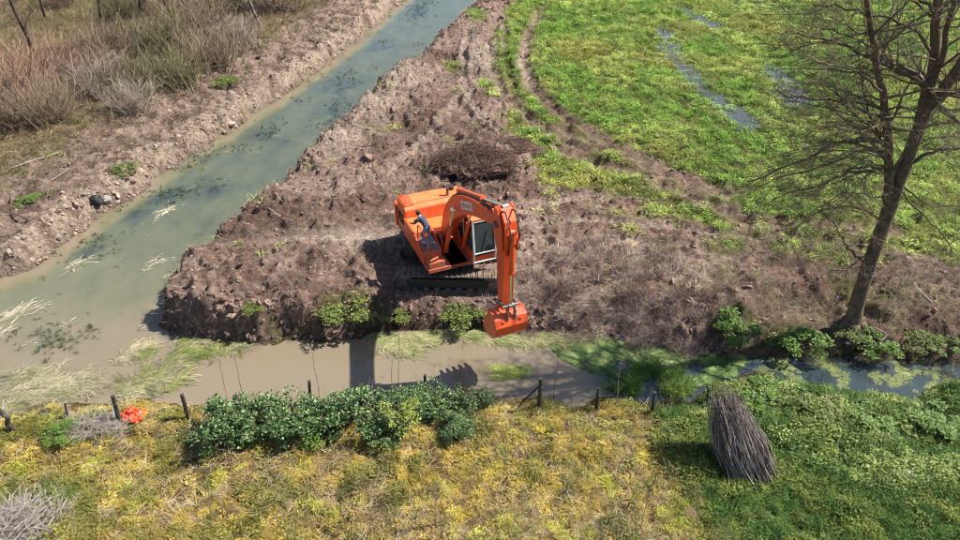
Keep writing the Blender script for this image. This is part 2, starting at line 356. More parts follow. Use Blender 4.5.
ca = gm.color_attributes.new('earth_colour', 'FLOAT_COLOR', 'POINT')
ca.data.foreach_set('color', np.concatenate([ground_colour().reshape(-1, 3), np.ones((NX * NY, 1))], 1).astype(np.float32).ravel())
go = link('ground', gm); go['kind'] = 'structure'

# ------------------------------------------------------------------ water sheets
def water_material(name, deep, mid, shallow, clear=None):
    m = bpy.data.materials.new(name); m.use_nodes = True; nt = m.node_tree; b = nt.nodes['Principled BSDF']
    a = nt.nodes.new('ShaderNodeAttribute'); a.attribute_name = 'silt'
    tc = nt.nodes.new('ShaderNodeTexCoord'); n = nt.nodes.new('ShaderNodeTexNoise'); n.inputs['Scale'].default_value = .8; n.inputs['Detail'].default_value = 8; n.inputs['Roughness'].default_value = .68
    mp = nt.nodes.new('ShaderNodeMapping'); mp.inputs['Scale'].default_value = (1, .55, 1); mp.inputs['Rotation'].default_value = (0, 0, .5)
    nt.links.new(tc.outputs['Object'], mp.inputs['Vector']); nt.links.new(mp.outputs['Vector'], n.inputs['Vector'])
    ad = nt.nodes.new('ShaderNodeMath'); ad.operation = 'MULTIPLY_ADD'; ad.inputs[1].default_value = .6; 
    sb = nt.nodes.new('ShaderNodeMath'); sb.operation = 'SUBTRACT'; sb.inputs[1].default_value = .3
    nt.links.new(n.outputs['Fac'], ad.inputs[0]); nt.links.new(a.outputs['Fac'], ad.inputs[2]); nt.links.new(ad.outputs[0], sb.inputs[0])
    rp = nt.nodes.new('ShaderNodeValToRGB'); cr = rp.color_ramp; cr.elements[0].position = .1; cr.elements[0].color = (*deep, 1); cr.elements[1].position = .85; cr.elements[1].color = (*shallow, 1)
    e = cr.elements.new(.5); e.color = (*mid, 1)
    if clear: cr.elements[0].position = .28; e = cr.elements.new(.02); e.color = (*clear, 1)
    nt.links.new(sb.outputs[0], rp.inputs['Fac']); nt.links.new(rp.outputs['Color'], b.inputs['Base Color'])
    b.inputs['Roughness'].default_value = .06; b.inputs['IOR'].default_value = 1.33; b.inputs['Specular IOR Level'].default_value = 1.0
    n2 = nt.nodes.new('ShaderNodeTexNoise'); n2.inputs['Scale'].default_value = 3.2; n2.inputs['Detail'].default_value = 3
    nt.links.new(tc.outputs['Object'], n2.inputs['Vector'])
    bp = nt.nodes.new('ShaderNodeBump'); bp.inputs['Strength'].default_value = .05; bp.inputs['Distance'].default_value = .05
    nt.links.new(n2.outputs['Fac'], bp.inputs['Height']); nt.links.new(bp.outputs['Normal'], b.inputs['Normal'])
    return m
def sheet(name, z, maskgrid, silt, material, step=3):
    jj = np.arange(0, NY, step); kk = np.arange(0, NX, step)
    X, Y = GX[np.ix_(jj, kk)], GY[np.ix_(jj, kk)]; mk = maskgrid[np.ix_(jj, kk)]
    i2 = np.arange(X.size).reshape(X.shape)
    q = mk[:-1, :-1] | mk[:-1, 1:] | mk[1:, 1:] | mk[1:, :-1]
    f = np.stack([i2[:-1, :-1], i2[:-1, 1:], i2[1:, 1:], i2[1:, :-1]], -1)[q]
    us = np.unique(f); re = np.zeros(X.size, int); re[us] = np.arange(len(us))
    v = np.stack([X.ravel()[us], Y.ravel()[us], np.full(len(us), z)], -1)
    me = mesh_np(name, v, re[f], [material], smooth=True)
    at_ = me.attributes.new('silt', 'FLOAT', 'POINT'); at_.data.foreach_set('value', silt[np.ix_(jj, kk)].ravel()[us].astype(np.float32))
    o = link(name, me); o['kind'] = 'structure'; return o
depth = np.clip(-H, 0, 1)
inflow = np.exp(-((GX + 12.5) / 7.5) ** 4) * np.exp(-((GY - 17.5) / 3.2) ** 4) * .28
ditch_l = sstep(-13, -9, GX) * sstep(5.5, 2.0, GX) * (GY < 21)
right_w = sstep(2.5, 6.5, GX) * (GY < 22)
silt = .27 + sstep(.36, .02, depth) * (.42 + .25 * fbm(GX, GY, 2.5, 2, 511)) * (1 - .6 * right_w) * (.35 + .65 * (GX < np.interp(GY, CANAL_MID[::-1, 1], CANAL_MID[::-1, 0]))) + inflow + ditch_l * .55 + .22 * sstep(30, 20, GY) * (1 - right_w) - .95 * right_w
for (u, v, rx, ry) in [(190, 158, 1.3, 1.0), (170, 195, 1.3, .9), (85, 250, 1.1, .9), (52, 338, 1.3, .7), (340, 85, 1.2, 2.2), (420, 10, 1.2, 3), (262, 136, 1.0, .8), (130, 215, 1.0, .7), (210, 190, .8, .6), (330, 112, 1.0, 1.4), (385, 45, .9, 1.6)]:
    silt = silt - (.17 + .2 * fbm(GX, GY, .6, 2, 515)) * blob(GX, GY, u, v, rx, ry, 0)
wm = water_material('muddy_water', (.085, .097, .064), (.132, .130, .082), (.185, .150, .106), (.030, .043, .048))  # last tone, right ditch: dark water with sky-reflection blue put into its colour
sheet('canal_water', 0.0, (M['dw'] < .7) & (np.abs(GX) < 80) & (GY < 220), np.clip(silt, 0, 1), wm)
pm = water_material('puddle_water', (.04, .045, .04), (.06, .06, .05), (.10, .08, .05))
sheet('puddle_water', 0.885, (M['pud'] > .22), np.clip(.3 + 0 * GX, 0, 1), pm, 1)

# ------------------------------------------------------------------ geometry kits
class Geo:
    """collects faces with material slots; build() links one mesh"""
    def __init__(s): s.v = []; s.f = []; s.m = []; s.n = 0
    def add(s, v, f, mi=0):
        s.v.append(np.asarray(v, float)); s.f += [tuple(int(i) + s.n for i in q) for q in f]; s.m += [mi] * len(f); s.n += len(v)
    def tube(s, pts, rad, sides=5, mi=0, cap=True):
        P = np.asarray(pts, float); n = len(P); R = np.broadcast_to(np.asarray(rad, float), (n,))
        T = np.gradient(P, axis=0); T /= np.linalg.norm(T, axis=1)[:, None] + 1e-9
        ref = np.array([0, 0, 1.0]) if abs(T[0][2]) < .9 else np.array([1.0, 0, 0])
        U = np.cross(T, ref); bad = np.linalg.norm(U, axis=1) < 1e-3; U[bad] = np.cross(T[bad], [0.3, 1, 0.2]); U /= np.linalg.norm(U, axis=1)[:, None] + 1e-9
        Wv = np.cross(T, U); a = np.arange(sides) * 2 * PI / sides
        ring = P[:, None] + R[:, None, None] * (np.cos(a)[None, :, None] * U[:, None] + np.sin(a)[None, :, None] * Wv[:, None])
        f = []
        for i in range(n - 1):
            for k in range(sides): f.append((i * sides + k, i * sides + (k + 1) % sides, (i + 1) * sides + (k + 1) % sides, (i + 1) * sides + k))
        if cap: f.append(tuple(range(sides))[::-1]); f.append(tuple((n - 1) * sides + k for k in range(sides)))
        s.add(ring.reshape(-1, 3), f, mi)
    def box(s, c, d, mi=0, rot=None):
        q = np.array([[x, y, z] for x in (-.5, .5) for y in (-.5, .5) for z in (-.5, .5)]) * np.array(d)
        if rot is not None: q = q @ np.array(Euler(rot).to_matrix()).T
        s.add(q + np.array(c), [(0, 1, 3, 2), (4, 6, 7, 5), (0, 4, 5, 1), (2, 3, 7, 6), (0, 2, 6, 4), (1, 5, 7, 3)], mi)
    def prism(s, prof, y0, y1, mi=0):            # x-z outline pushed along y
        n = len(prof); v = [(x, y0, z) for x, z in prof] + [(x, y1, z) for x, z in prof]
        f = [tuple(range(n)), tuple(range(2 * n - 1, n - 1, -1))] + [((i + 1) % n, i, n + i, n + (i + 1) % n) for i in range(n)]
        s.add(v, f, mi)
    def leaf(s, p, d, up, L, w, mi=0):           # folded pointed leaf, 4 corners
        d = d / (np.linalg.norm(d) + 1e-9); sd = np.cross(d, up); sd /= np.linalg.norm(sd) + 1e-9
        s.add([p, p + d * L * .45 + sd * w * .5, p + d * L - up * L * .12, p + d * L * .45 - sd * w * .5], [(0, 1, 2, 3)], mi)
    def build(s, name, mats, parent=None, loc=None, rot=None, smooth=False, bevel=0.0, seg=2):
        me = bpy.data.meshes.new(name)
        v = np.concatenate(s.v); me.from_pydata(v.tolist(), [], s.f)
        for m in (mats if isinstance(mats, (list, tuple)) else [mats]): me.materials.append(m)
        me.polygons.foreach_set('material_index', np.array(s.m, np.int32))
        bm = bmesh.new(); bm.from_mesh(me)
        if bevel or len(s.f) < 4000: bmesh.ops.recalc_face_normals(bm, faces=bm.faces)
        if bevel:
            ed = [e for e in bm.edges if len(e.link_faces) == 2 and e.calc_face_angle(0) > .5]
            bmesh.ops.bevel(bm, geom=ed, offset=bevel, segments=seg, profile=.6, affect='EDGES', clamp_overlap=True)
        bm.to_mesh(me); bm.free()
        if smooth: me.polygons.foreach_set('use_smooth', np.ones(len(me.polygons), bool))
        me.update(); return link(name, me, parent, loc, rot)

# ------------------------------------------------------------------ scattering of what nobody could count
def proto(me):
    return bpy.data.objects.new(me.name, me)      # kept out of the scene, only grown from points
def scatter(name, x, y, scale, tint, protos, lift=0.0, tilt=0.15, z=None, flat=None, yaw=None):
    n = len(x); P = np.stack([x, y, (zat(x, y) if z is None else np.broadcast_to(z, x.shape)) + lift], -1)
    me = bpy.data.meshes.new(name); me.vertices.add(n); me.vertices.foreach_set('co', P.astype(np.float32).ravel())
    def attr(nm, ty, key, arr):
        a = me.attributes.new(nm, ty, 'POINT'); a.data.foreach_set(key, arr)
    rot = np.stack([rng.normal(0, tilt, n), rng.normal(0, tilt, n), rng.uniform(0, 2 * PI, n) if yaw is None else yaw], -1)
    scale = np.broadcast_to(scale, (n,)) if np.ndim(scale) < 2 else scale
    S = np.repeat(scale[:, None], 3, 1) if scale.ndim == 1 else scale
    if flat is not None: S = S * np.array([1, 1, flat])
    attr('rot', 'FLOAT_VECTOR', 'vector', rot.astype(np.float32).ravel()); attr('scl', 'FLOAT_VECTOR', 'vector', S.astype(np.float32).ravel())
    attr('tint', 'FLOAT_VECTOR', 'vector', np.clip(tint, 0.004, .9).astype(np.float32).ravel()); attr('idx', 'INT', 'value', rng.integers(0, len(protos), n).astype(np.int32))
    o = link(name, me); o['kind'] = 'stuff'
    g = bpy.data.node_groups.new(name, 'GeometryNodeTree')
    g.interface.new_socket('Geometry', in_out='INPUT', socket_type='NodeSocketGeometry'); g.interface.new_socket('Geometry', in_out='OUTPUT', socket_type='NodeSocketGeometry')
    N = g.nodes; Lk = g.links
    gi = N.new('NodeGroupInput'); go_ = N.new('NodeGroupOutput'); ip = N.new('GeometryNodeInstanceOnPoints'); ip.inputs['Pick Instance'].default_value = True
    gt = N.new('GeometryNodeGeometryToInstance')
    for p in reversed(protos):
        oi = N.new('GeometryNodeObjectInfo'); oi.inputs['Object'].default_value = p; oi.inputs['As Instance'].default_value = True
        Lk.new(oi.outputs['Geometry'], gt.inputs[0])
    jn = N.new('GeometryNodeJoinGeometry'); N.remove(gt)
    for oi in [q for q in N if q.bl_idname == 'GeometryNodeObjectInfo']: Lk.new(oi.outputs['Geometry'], jn.inputs[0])
    def named(nm, ty):
        q = N.new('GeometryNodeInputNamedAttribute'); q.data_type = ty; q.inputs['Name'].default_value = nm; return q.outputs['Attribute']
    er = N.new('FunctionNodeEulerToRotation')
    Lk.new(named('rot', 'FLOAT_VECTOR'), er.inputs[0])
    Lk.new(gi.outputs[0], ip.inputs['Points']); Lk.new(jn.outputs[0], ip.inputs['Instance']); Lk.new(er.outputs[0], ip.inputs['Rotation'])
    Lk.new(named('scl', 'FLOAT_VECTOR'), ip.inputs['Scale']); Lk.new(named('idx', 'INT'), ip.inputs['Instance Index']); Lk.new(ip.outputs[0], go_.inputs[0])
    md = o.modifiers.new('grow', 'NODES'); md.node_group = g
    return o
def wedge(n, y0, y1, a=1.0, margin=2.5):          # points over the land in view, thinning with distance
    u = rng.uniform(0, 1, n); k = 2 - a
    y = (y0 ** k + u * (y1 ** k - y0 ** k)) ** (1 / k) if abs(k) > 1e-6 else y0 * (y1 / y0) ** u
    dep = y * math.cos(PITCH) + 16 * math.sin(PITCH)
    return rng.uniform(-1, 1, n) * (dep * .71 + margin), y
def rect(n, pts, z=0.0, jit=0.0):                 # points inside a ground outline
    pg = line(pts, z); lo = pg.min(0); hi = pg.max(0); X = []; Y = []; c = 0
    while c < n:
        x = rng.uniform(lo[0], hi[0], n * 2); y = rng.uniform(lo[1], hi[1], n * 2); k = inside(x, y, pg); X.append(x[k]); Y.append(y[k]); c += k.sum()
    return np.concatenate(X)[:n], np.concatenate(Y)[:n]
def mixc(a, b, t): return np.array(a) + (np.array(b) - np.array(a)) * np.clip(t, 0, 1)[:, None]

def tuft_mesh(nm, blades, hgt, spread, lean, wid=.012, seed=0):
    r = np.random.default_rng(seed); V_, F_ = [], []
    for i in range(blades):
        a = r.uniform(0, 2 * PI); d = np.array([math.cos(a), math.sin(a), 0]); sd = np.array([-d[1], d[0], 0]); sd = sd * math.cos(r.uniform(0, 3)) + np.array([d[0], d[1], 0]) * .3
        b = np.array([r.normal(0, spread), r.normal(0, spread), -.02]); h = hgt * r.uniform(.5, 1.1); l = lean * r.uniform(.2, 1.3) * hgt; w = wid * r.uniform(.7, 1.4)
        m_ = b + d * l * .35 + np.array([0, 0, h * .62]); t = b + d * l + np.array([0, 0, h * (1 - .25 * lean)])
        k = len(V_); V_ += [b - sd * w, b + sd * w, m_ + sd * w * .8, m_ - sd * w * .8, t]; F_ += [(k, k + 1, k + 2, k + 3), (k + 3, k + 2, k + 4)]
    return proto(mesh_np(nm, V_, F_, [M_LEAFT]))
def herb_mesh(nm, leaves, rad, hgt, L, seed=0, m=None):
    r = np.random.default_rng(seed); g = Geo()
    for i in range(leaves):
        a = r.uniform(0, 2 * PI); q = rad * math.sqrt(r.uniform(0, 1)); z = hgt * (1 - (q / rad) ** 2) * r.uniform(.35, 1.1)
        p = np.array([math.cos(a) * q, math.sin(a) * q, z]); b = a + r.normal(0, 1.1); d = np.array([math.cos(b), math.sin(b), r.uniform(-.3, .55)])
        up = np.array([r.normal(0, .45), r.normal(0, .45), 1]); g.leaf(p, d, up / np.linalg.norm(up), L * r.uniform(.6, 1.3), L * .55)
    me = bpy.data.meshes.new(nm); me.from_pydata(np.concatenate(g.v).tolist(), [], g.f); me.materials.append(m or M_LEAFT); return proto(me)
def twigs_mesh(nm, n, L, spread, up=.6, rad=.006, seed=0, forks=1, m=None):
    r = np.random.default_rng(seed); g = Geo()
    for i in range(n):
        a = r.uniform(0, 2 * PI); d = np.array([math.cos(a), math.sin(a), up * r.uniform(.1, 1.6)]); d /= np.linalg.norm(d); l = L * r.uniform(.5, 1.2)
        b = np.array([r.normal(0, spread), r.normal(0, spread), 0]); k = np.array([r.normal(0, .2), r.normal(0, .2), r.normal(0, .15)]) * l
        g.tube([b, b + d * l * .5 + k * .5, b + d * l + k], [rad, rad * .8, rad * .35], 3, cap=False)
        for q in range(forks):
            s = b + d * l * .5 + k * .5; e = d + np.array([r.normal(0, .5), r.normal(0, .5), r.normal(0, .3)]); g.tube([s, s + e * l * .4], [rad * .6, rad * .3], 3, cap=False)
    me = bpy.data.meshes.new(nm); me.from_pydata(np.concatenate(g.v).tolist(), [], g.f); me.materials.append(m or M_TWIGT); return proto(me)
def clod_mesh(nm, seed):
    r = np.random.default_rng(seed); bm = bmesh.new(); bmesh.ops.create_icosphere(bm, subdivisions=2, radius=1.0)
    off = r.uniform(0, 50, 3)
    from mathutils import noise
    for v in bm.verts:
        k = 1 + .55 * noise.noise(Vector(off) + v.co * 1.3) + .3 * noise.noise(Vector(off) + v.co * 3.1); v.co *= k; v.co.z *= .7
    me = bpy.data.meshes.new(nm); bm.to_mesh(me); bm.free(); me.materials.append(M_CLODT); return proto(me)
def strands_mesh(nm, n, L, seed):                 # reed leaves lying flat, loosely aligned along x
    r = np.random.default_rng(seed); V_, F_ = [], []
    for i in range(n):
        a = r.normal(0, .45); d = np.array([math.cos(a), math.sin(a), 0]); sd = np.array([-d[1], d[0], 0]); l = L * r.uniform(.5, 1.2); w = .009 * r.uniform(.6, 1.5)
        b = np.array([r.normal(0, .28), r.normal(0, .16), r.uniform(.0, .08)]); c = sd * r.normal(0, .12) * l; z = np.array([0, 0, r.uniform(0, .12)])
        pts = [b, b + d * l * .35 + c * .6 + z, b + d * l * .7 + c + z * .7, b + d * l + c * 1.2]
        k = len(V_)
        for j, p in enumerate(pts):
            ww = w * (1, 1, .8, .25)[j]; V_ += [p - sd * ww, p + sd * ww + np.array([0, 0, .006])]
        F_ += [(k + 2 * j, k + 2 * j + 1, k + 2 * j + 3, k + 2 * j + 2) for j in range(3)]
    return proto(mesh_np(nm, V_, F_, [M_LEAFT]))

TUFT = [tuft_mesh('grass_tuft', 16, .30, .07, .7, .011, 11 + i) for i in range(4)]
TUFT_TALL = [tuft_mesh('tall_tuft', 26, .62, .10, .75, .013, 21 + i) for i in range(3)]
HERB = [herb_mesh('herb', 26, .17, .15, .085, 31 + i) for i in range(4)]
HERB_FINE = [herb_mesh('fine_herb', 44, .18, .15, .052, 35 + i) for i in range(4)]
HERB_BIG = [herb_mesh('broad_herb', 52, .24, .26, .082, 41 + i) for i in range(3)]
TWIG = [twigs_mesh('twig_clump', 14, .42, .12, .7, .006, 51 + i) for i in range(4)]
TWIG_FLAT = [twigs_mesh('twig_litter', 10, .38, .16, .18, .006, 61 + i) for i in range(3)]
CLOD = [clod_mesh('clod', 71 + i) for i in range(4)]
STRAND = [strands_mesh('reed_strands', 22, .75, 81 + i) for i in range(4)]

def field(nm, x, y): return interp(M[nm], x, y)
# --- meadow beyond the machine
x, y = wedge(95000, 22, 80, 0.35); nz = fbm(x, y, 2.6, 4, 301); n2 = fbm(x, y, 9, 3, 311); n3 = fbm(x, y, .8, 2, 321)
green = np.zeros(len(x))
for (u, v, rx, ry, a) in GREENS: green = np.maximum(green, a * blob(x, y, u, v, rx, ry))
soil = np.clip(field('soil', x, y), 0, 1); rutm = field('rut', x, y); pud = field('pud', x, y)
p = (1 - soil) * (1 - .95 * np.clip(rutm * 1.5, 0, 1)) * (1 - .62 * sstep(.25, .7, pud)) + sstep(.35, .8, green + .2 * nz) * .8 + (.06 + .22 * sstep(2, 5, x) * sstep(.0, .5, n3)) * sstep(.0, .5, nz)
k = (rng.uniform(0, 1, len(x)) < p * (.30 + .8 * sstep(-.3, .3, n3))) & (field('pen', x, y) > .5) & (field('dw', x, y) > .15) & (field('flat', x, y) < .3) & (rng.uniform(0, 1, len(x)) > 1.6 * rutm - .15) & (rng.uniform(0, 1, len(x)) > 1.2 * field('mtr', x, y))
x, y, nz, n2, n3 = x[k], y[k], nz[k], n2[k], n3[k]
t = mixc((.18, .30, .05), (.34, .41, .10), sstep(-.35, .55, nz + .5 * n2)); t = t + (np.array([.40, .31, .09]) - t) * (sstep(.15, .6, n2 - .6 * nz) * .5)[:, None]; t = t + (np.array([.085, .13, .02]) - t) * (sstep(.2, .6, n3) * .6)[:, None]
t = t * np.clip(1.12 + .75 * fbm(x, y, .55, 2, 323) + .35 * n3, .45, 1.6)[:, None]; sc = rng.uniform(.55, 1.25, len(x)) * (1 + .012 * (y - 22)) * (1 + .5 * sstep(-.1, .5, n3))
h_ = rng.uniform(0, 1, len(x)) < .5
scatter('meadow_grass', x[h_], y[h_], np.stack([sc[h_] * 1.15, sc[h_] * 1.15, sc[h_] * .8], -1), t[h_], TUFT, tilt=.2)
scatter('meadow_herbs', x[~h_], y[~h_], np.stack([sc[~h_] * 1.3, sc[~h_] * 1.3, sc[~h_]], -1), t[~h_] * .95, HERB_FINE, tilt=.2)
# --- turned soil: clods, litter
x, y = wedge(44000, 17.5, 72, .55); nz = fbm(x, y, 1.4, 3, 331)
s = np.clip(field('soil', x, y) + field('rut', x, y) * .5, 0, 1) * field('pen', x, y) + field('left', x, y) * sstep(7, 4, field('dw', x, y)) * .8
k = (rng.uniform(0, 1, len(x)) < s * (.5 + .7 * sstep(-.2, .4, nz))) & (field('dw', x, y) > .08) & (field('flat', x, y) < .45)
x, y, nz = x[k], y[k], nz[k]; sz = rng.lognormal(-3.25, .5, len(x)) * (1 + .006 * (y - 18)); sz = np.clip(sz, .018, .10)
t = mixc((.12, .076, .058), (.26, .178, .142), sstep(-.4, .6, fbm(x, y, 2.2, 3, 341) + rng.normal(0, .2, len(x)))); sz = np.where(rng.uniform(0, 1, len(x)) < .02, sz * 2.6, sz)
pale = np.zeros(len(x))
for (u, v, rx, ry) in [(402, 86, 1.7, 3.0), (372, 115, 1.5, 2.6), (335, 148, 1.2, 1.8), (480, 60, 1.4, 4.5)]: pale = np.maximum(pale, blob(x, y, u, v, rx, ry))
pale = np.maximum(pale, .7 * (field('left', x, y) > .5) * sstep(2.2, .8, field('dw', x, y))); t = t + (np.array([.37, .30, .245]) - t) * (pale * .7)[:, None]
scatter('soil_clods', x, y, np.stack([sz * rng.uniform(.8, 1.6, len(x)), sz, sz * rng.uniform(.6, 1.1, len(x))], -1), t, CLOD, lift=-sz * .2, tilt=.6)
x, y = wedge(40000, 17.5, 62, .6)
s = np.clip(field('soil', x, y), 0, 1) * field('pen', x, y) + 1.2 * (field('left', x, y) > .5) * sstep(.3, 1.2, field('dw', x, y)) * sstep(7, 4, field('dw', x, y)); k = (rng.uniform(0, 1, len(x)) < s * .62 * (1 - .65 * sstep(0, 2.5, x))) & (field('dw', x, y) > .05) & (field('flat', x, y) < .5)
x, y = x[k], y[k]; scatter('root_litter', x, y, rng.uniform(.4, .95, len(x)), mixc((.08, .05, .042), (.40, .31, .25), rng.uniform(0, 1, len(x)) ** 1.6), TWIG_FLAT, lift=.02, tilt=.3)
x, y = wedge(60000, 17.5, 60, .9); d_ = field('dw', x, y); k = (d_ > .03) & (d_ < np.where(field('left', x, y) > .5, 1.0, .8)) & (field('near', x, y) < .5) & (x < 5); x, y = x[k], y[k]; sz = np.clip(rng.lognormal(-3.0, .5, len(x)), .02, .14); lf = (field('left', x, y) > .5) * .6
t = mixc((.10, .064, .052), (.27, .185, .152), rng.uniform(0, 1, len(x)) ** 1.3); t = t + (np.array([.34, .265, .21]) - t) * lf[:, None]
scatter('bank_face_clods', x, y, np.stack([sz * 1.2, sz * 1.2, sz], -1), t, CLOD, tilt=.8)
k = rng.uniform(0, 1, len(x)) < .3; scatter('bank_face_roots', x[k], y[k], rng.uniform(.35, .8, k.sum()), t[k] * rng.uniform(.6, 1.6, (k.sum(), 1)), TWIG, tilt=.8)
# --- dry brush on the slope right of the bucket
x, y = rect(3600, [(520, 300), (545, 262), (600, 248), (660, 258), (700, 290), (715, 332), (690, 350), (640, 340), (600, 336), (530, 334)], .6)
k = rng.uniform(0, 1, len(x)) < .35 + 1.3 * fbm(x, y, .9, 3, 351); x, y = x[k], y[k]; bl = sstep(-.25, .3, fbm(x, y, .6, 2, 353) + rng.normal(0, .15, len(x)))
scatter('dry_brush', x, y, rng.uniform(.6, 1.15, len(x)), mixc((.15, .10, .088), (.60, .48, .42), bl * rng.uniform(.3, 1, len(x))), TWIG, tilt=.35)
k = rng.uniform(0, 1, len(x)) < .10; scatter('dry_grass', x[k], y[k], rng.uniform(.5, 1.0, k.sum()), mixc((.30, .22, .16), (.56, .46, .33), bl[k]), TUFT_TALL, tilt=.5)
x, y = rect(2600, [(700, 290), (760, 240), (880, 262), (1000, 270), (1000, 366), (830, 352), (715, 350)], .7)
k = rng.uniform(0, 1, len(x)) < .22 + 1.2 * fbm(x, y, 1.1, 3, 361); x, y = x[k], y[k]
scatter('bank_litter', x, y, rng.uniform(.5, 1.0, len(x)), mixc((.16, .12, .085), (.40, .33, .24), rng.uniform(0, 1, len(x)) ** 1.3), TWIG, tilt=.4)
# --- left bank scrub floor
x, y = wedge(42000, 20, 84, .2); dl = field('dw', x, y); nz = fbm(x, y, 3.0, 4, 371); nf = fbm(x, y, .7, 2, 373)
k = (field('left', x, y) > .5) & (rng.uniform(0, 1, len(x)) < sstep(3.0, 6.5, dl + 1.4 * nz) * (.5 + .5 * nf) + .07); x, y, nz = x[k], y[k], nz[k]
t = mixc((.25, .19, .085), (.17, .215, .045), sstep(-.1, .35, nz)); t = t + (np.array([.33, .26, .15]) - t) * (rng.uniform(0, 1, len(x)) ** 2)[:, None]
for (u, v, rx, ry) in [(55, 30, 3.5, 3), (40, 68, 2.2, 1.6), (85, 12, 4, 3), (20, 205, 1.2, 1.0)]:
    t = t + (np.array([.17, .30, .035]) - t) * (.75 * blob(x, y, u, v, rx, ry))[:, None]
scatter('scrub_grass', x, y, rng.uniform(.8, 1.6, len(x)), t * .85, TUFT + HERB[:2], tilt=.25)
x, y = wedge(26000, 22, 80, .2); dl = field('dw', x, y); nz = fbm(x, y, 3.5, 3, 381)
k = (field('left', x, y) > .5) & (rng.uniform(0, 1, len(x)) < sstep(3.6, 6.5, dl + 2.0 * nz) * .85); x, y = x[k], y[k]
scatter('scrub_stems', x, y, rng.uniform(1.0, 2.1, len(x)), mixc((.11, .075, .05), (.33, .24, .15), rng.uniform(0, 1, len(x)) ** 1.2), TWIG, tilt=.25)
# --- near field
x, y = wedge(62000, 9.2, 17.5, .8, 1.5); dn = field('dw', x, y); nz = fbm(x, y, 1.7, 4, 401); n2 = fbm(x, y, 4.5, 3, 411); n3 = fbm(x, y, .55, 2, 421)
gr = sstep(4.6, 7.4, x + .22 * (y - 12) + 1.3 * n2); gr = np.maximum(gr, np.exp(-((x + 12.0) / 1.6) ** 2 - ((y - 11.9) / .8) ** 2)); gr = np.maximum(gr, .9 * np.exp(-((x + 12.4) / 1.0) ** 2 - ((y - 14.5) / .5) ** 2))
dark = sstep(.1, .5, nz) * .75
k = (field('near', x, y) > .5) & (dn > .25) & (rng.uniform(0, 1, len(x)) < .08 + .72 * sstep(-.3, .3, n3 + .4 * nz) + .35 * gr)
x, y, nz, n2, n3, gr, dark = [a[k] for a in (x, y, nz, n2, n3, gr, dark)]
t = mixc((.50, .37, .075), (.33, .24, .12), sstep(-.05, .5, n2 + .6 * fbm(x, y, .8, 2, 427) + rng.normal(0, .18, len(x)))); t = t + (np.array([.46, .43, .075]) - t) * sstep(-.1, -.5, nz)[:, None]
t = t + (np.array([.13, .15, .032]) - t) * dark[:, None]; t = t * (rng.choice([.75, .9, 1.0, 1.1], len(x)) * np.clip(1 + .55 * fbm(x, y, .5, 2, 425), .5, 1.4))[:, None]
gcol = mixc((.085, .165, .032), (.20, .24, .055), sstep(-.3, .5, nz + rng.normal(0, .2, len(x)))); gcol = gcol + (np.array([.055, .12, .022]) - gcol) * sstep(.1, .5, n3)[:, None]
t = t * (1 - gr)[:, None] + gcol * gr[:, None]
sc = rng.uniform(.4, 1.0, len(x)) * (1 + .6 * sstep(.1, .6, nz) + .5 * (rng.uniform(0, 1, len(x)) < .12)); h_ = rng.uniform(0, 1, len(x)) < .62
scatter('golden_ground_cover', x[h_], y[h_], np.stack([sc, sc, sc * (.75 + .5 * gr)], -1)[h_], t[h_], HERB_FINE, tilt=.3)
scatter('field_grass', x[~h_], y[~h_], np.stack([sc * .9, sc * .9, sc * (.55 + .35 * gr)], -1)[~h_], t[~h_], TUFT, tilt=.35)
x, y = wedge(2600, 9.2, 16, .8, 1.5); k = (field('near', x, y) > .5) & (field('dw', x, y) > .4) & (x < 6); x, y = x[k], y[k]
scatter('field_straw', x, y, rng.uniform(.4, .9, len(x)), mixc((.33, .25, .15), (.55, .46, .32), rng.uniform(0, 1, len(x))), TWIG_FLAT, lift=.06, tilt=.3)
x, y = wedge(1500, 9.2, 16, .8, 1.5); k = (field('near', x, y) > .5) & (field('dw', x, y) > .4) & (rng.uniform(0, 1, len(x)) < .35 + .9 * fbm(x, y, 1.6, 3, 423)); x, y = x[k], y[k]
scatter('field_weeds', x, y, rng.uniform(.45, 1.0, len(x)), mixc((.07, .085, .022), (.24, .26, .06), rng.uniform(0, 1, len(x)) ** 1.5), HERB_BIG, tilt=.3)
# --- lush growth along the right of the ditch
x, y = rect(5200, [(700, 398), (745, 372), (800, 382), (885, 396), (915, 408), (940, 385), (1010, 382), (1030, 470), (900, 500), (800, 470), (770, 430), (690, 420)], .4)
nz = fbm(x, y, 1.1, 3, 431); k = rng.uniform(0, 1, len(x)) < .38 + 1.1 * nz; x, y, nz = x[k], y[k], nz[k]
scatter('ditch_herbs', x, y, rng.uniform(.7, 1.35, len(x)), mixc((.055, .12, .032), (.29, .35, .10), sstep(-.3, .35, nz + .5 * fbm(x, y, .45, 2, 433)) * rng.uniform(.55, 1, len(x))), HERB_BIG + HERB[:2] + TUFT[:2], lift=.0)
x, y = rect(420, [(614, 372), (650, 366), (694, 376), (694, 396), (640, 396), (602, 388)], 0); k = rng.uniform(0, 1, len(x)) < .25 + 1.4 * fbm(x, y, .6, 2, 437); x, y = x[k], y[k]
scatter('ditch_sedge', x, y, rng.uniform(.45, .85, len(x)), mixc((.08, .16, .03), (.26, .36, .07), rng.uniform(0, 1, len(x)) ** 1.4), TUFT_TALL, z=-.03)
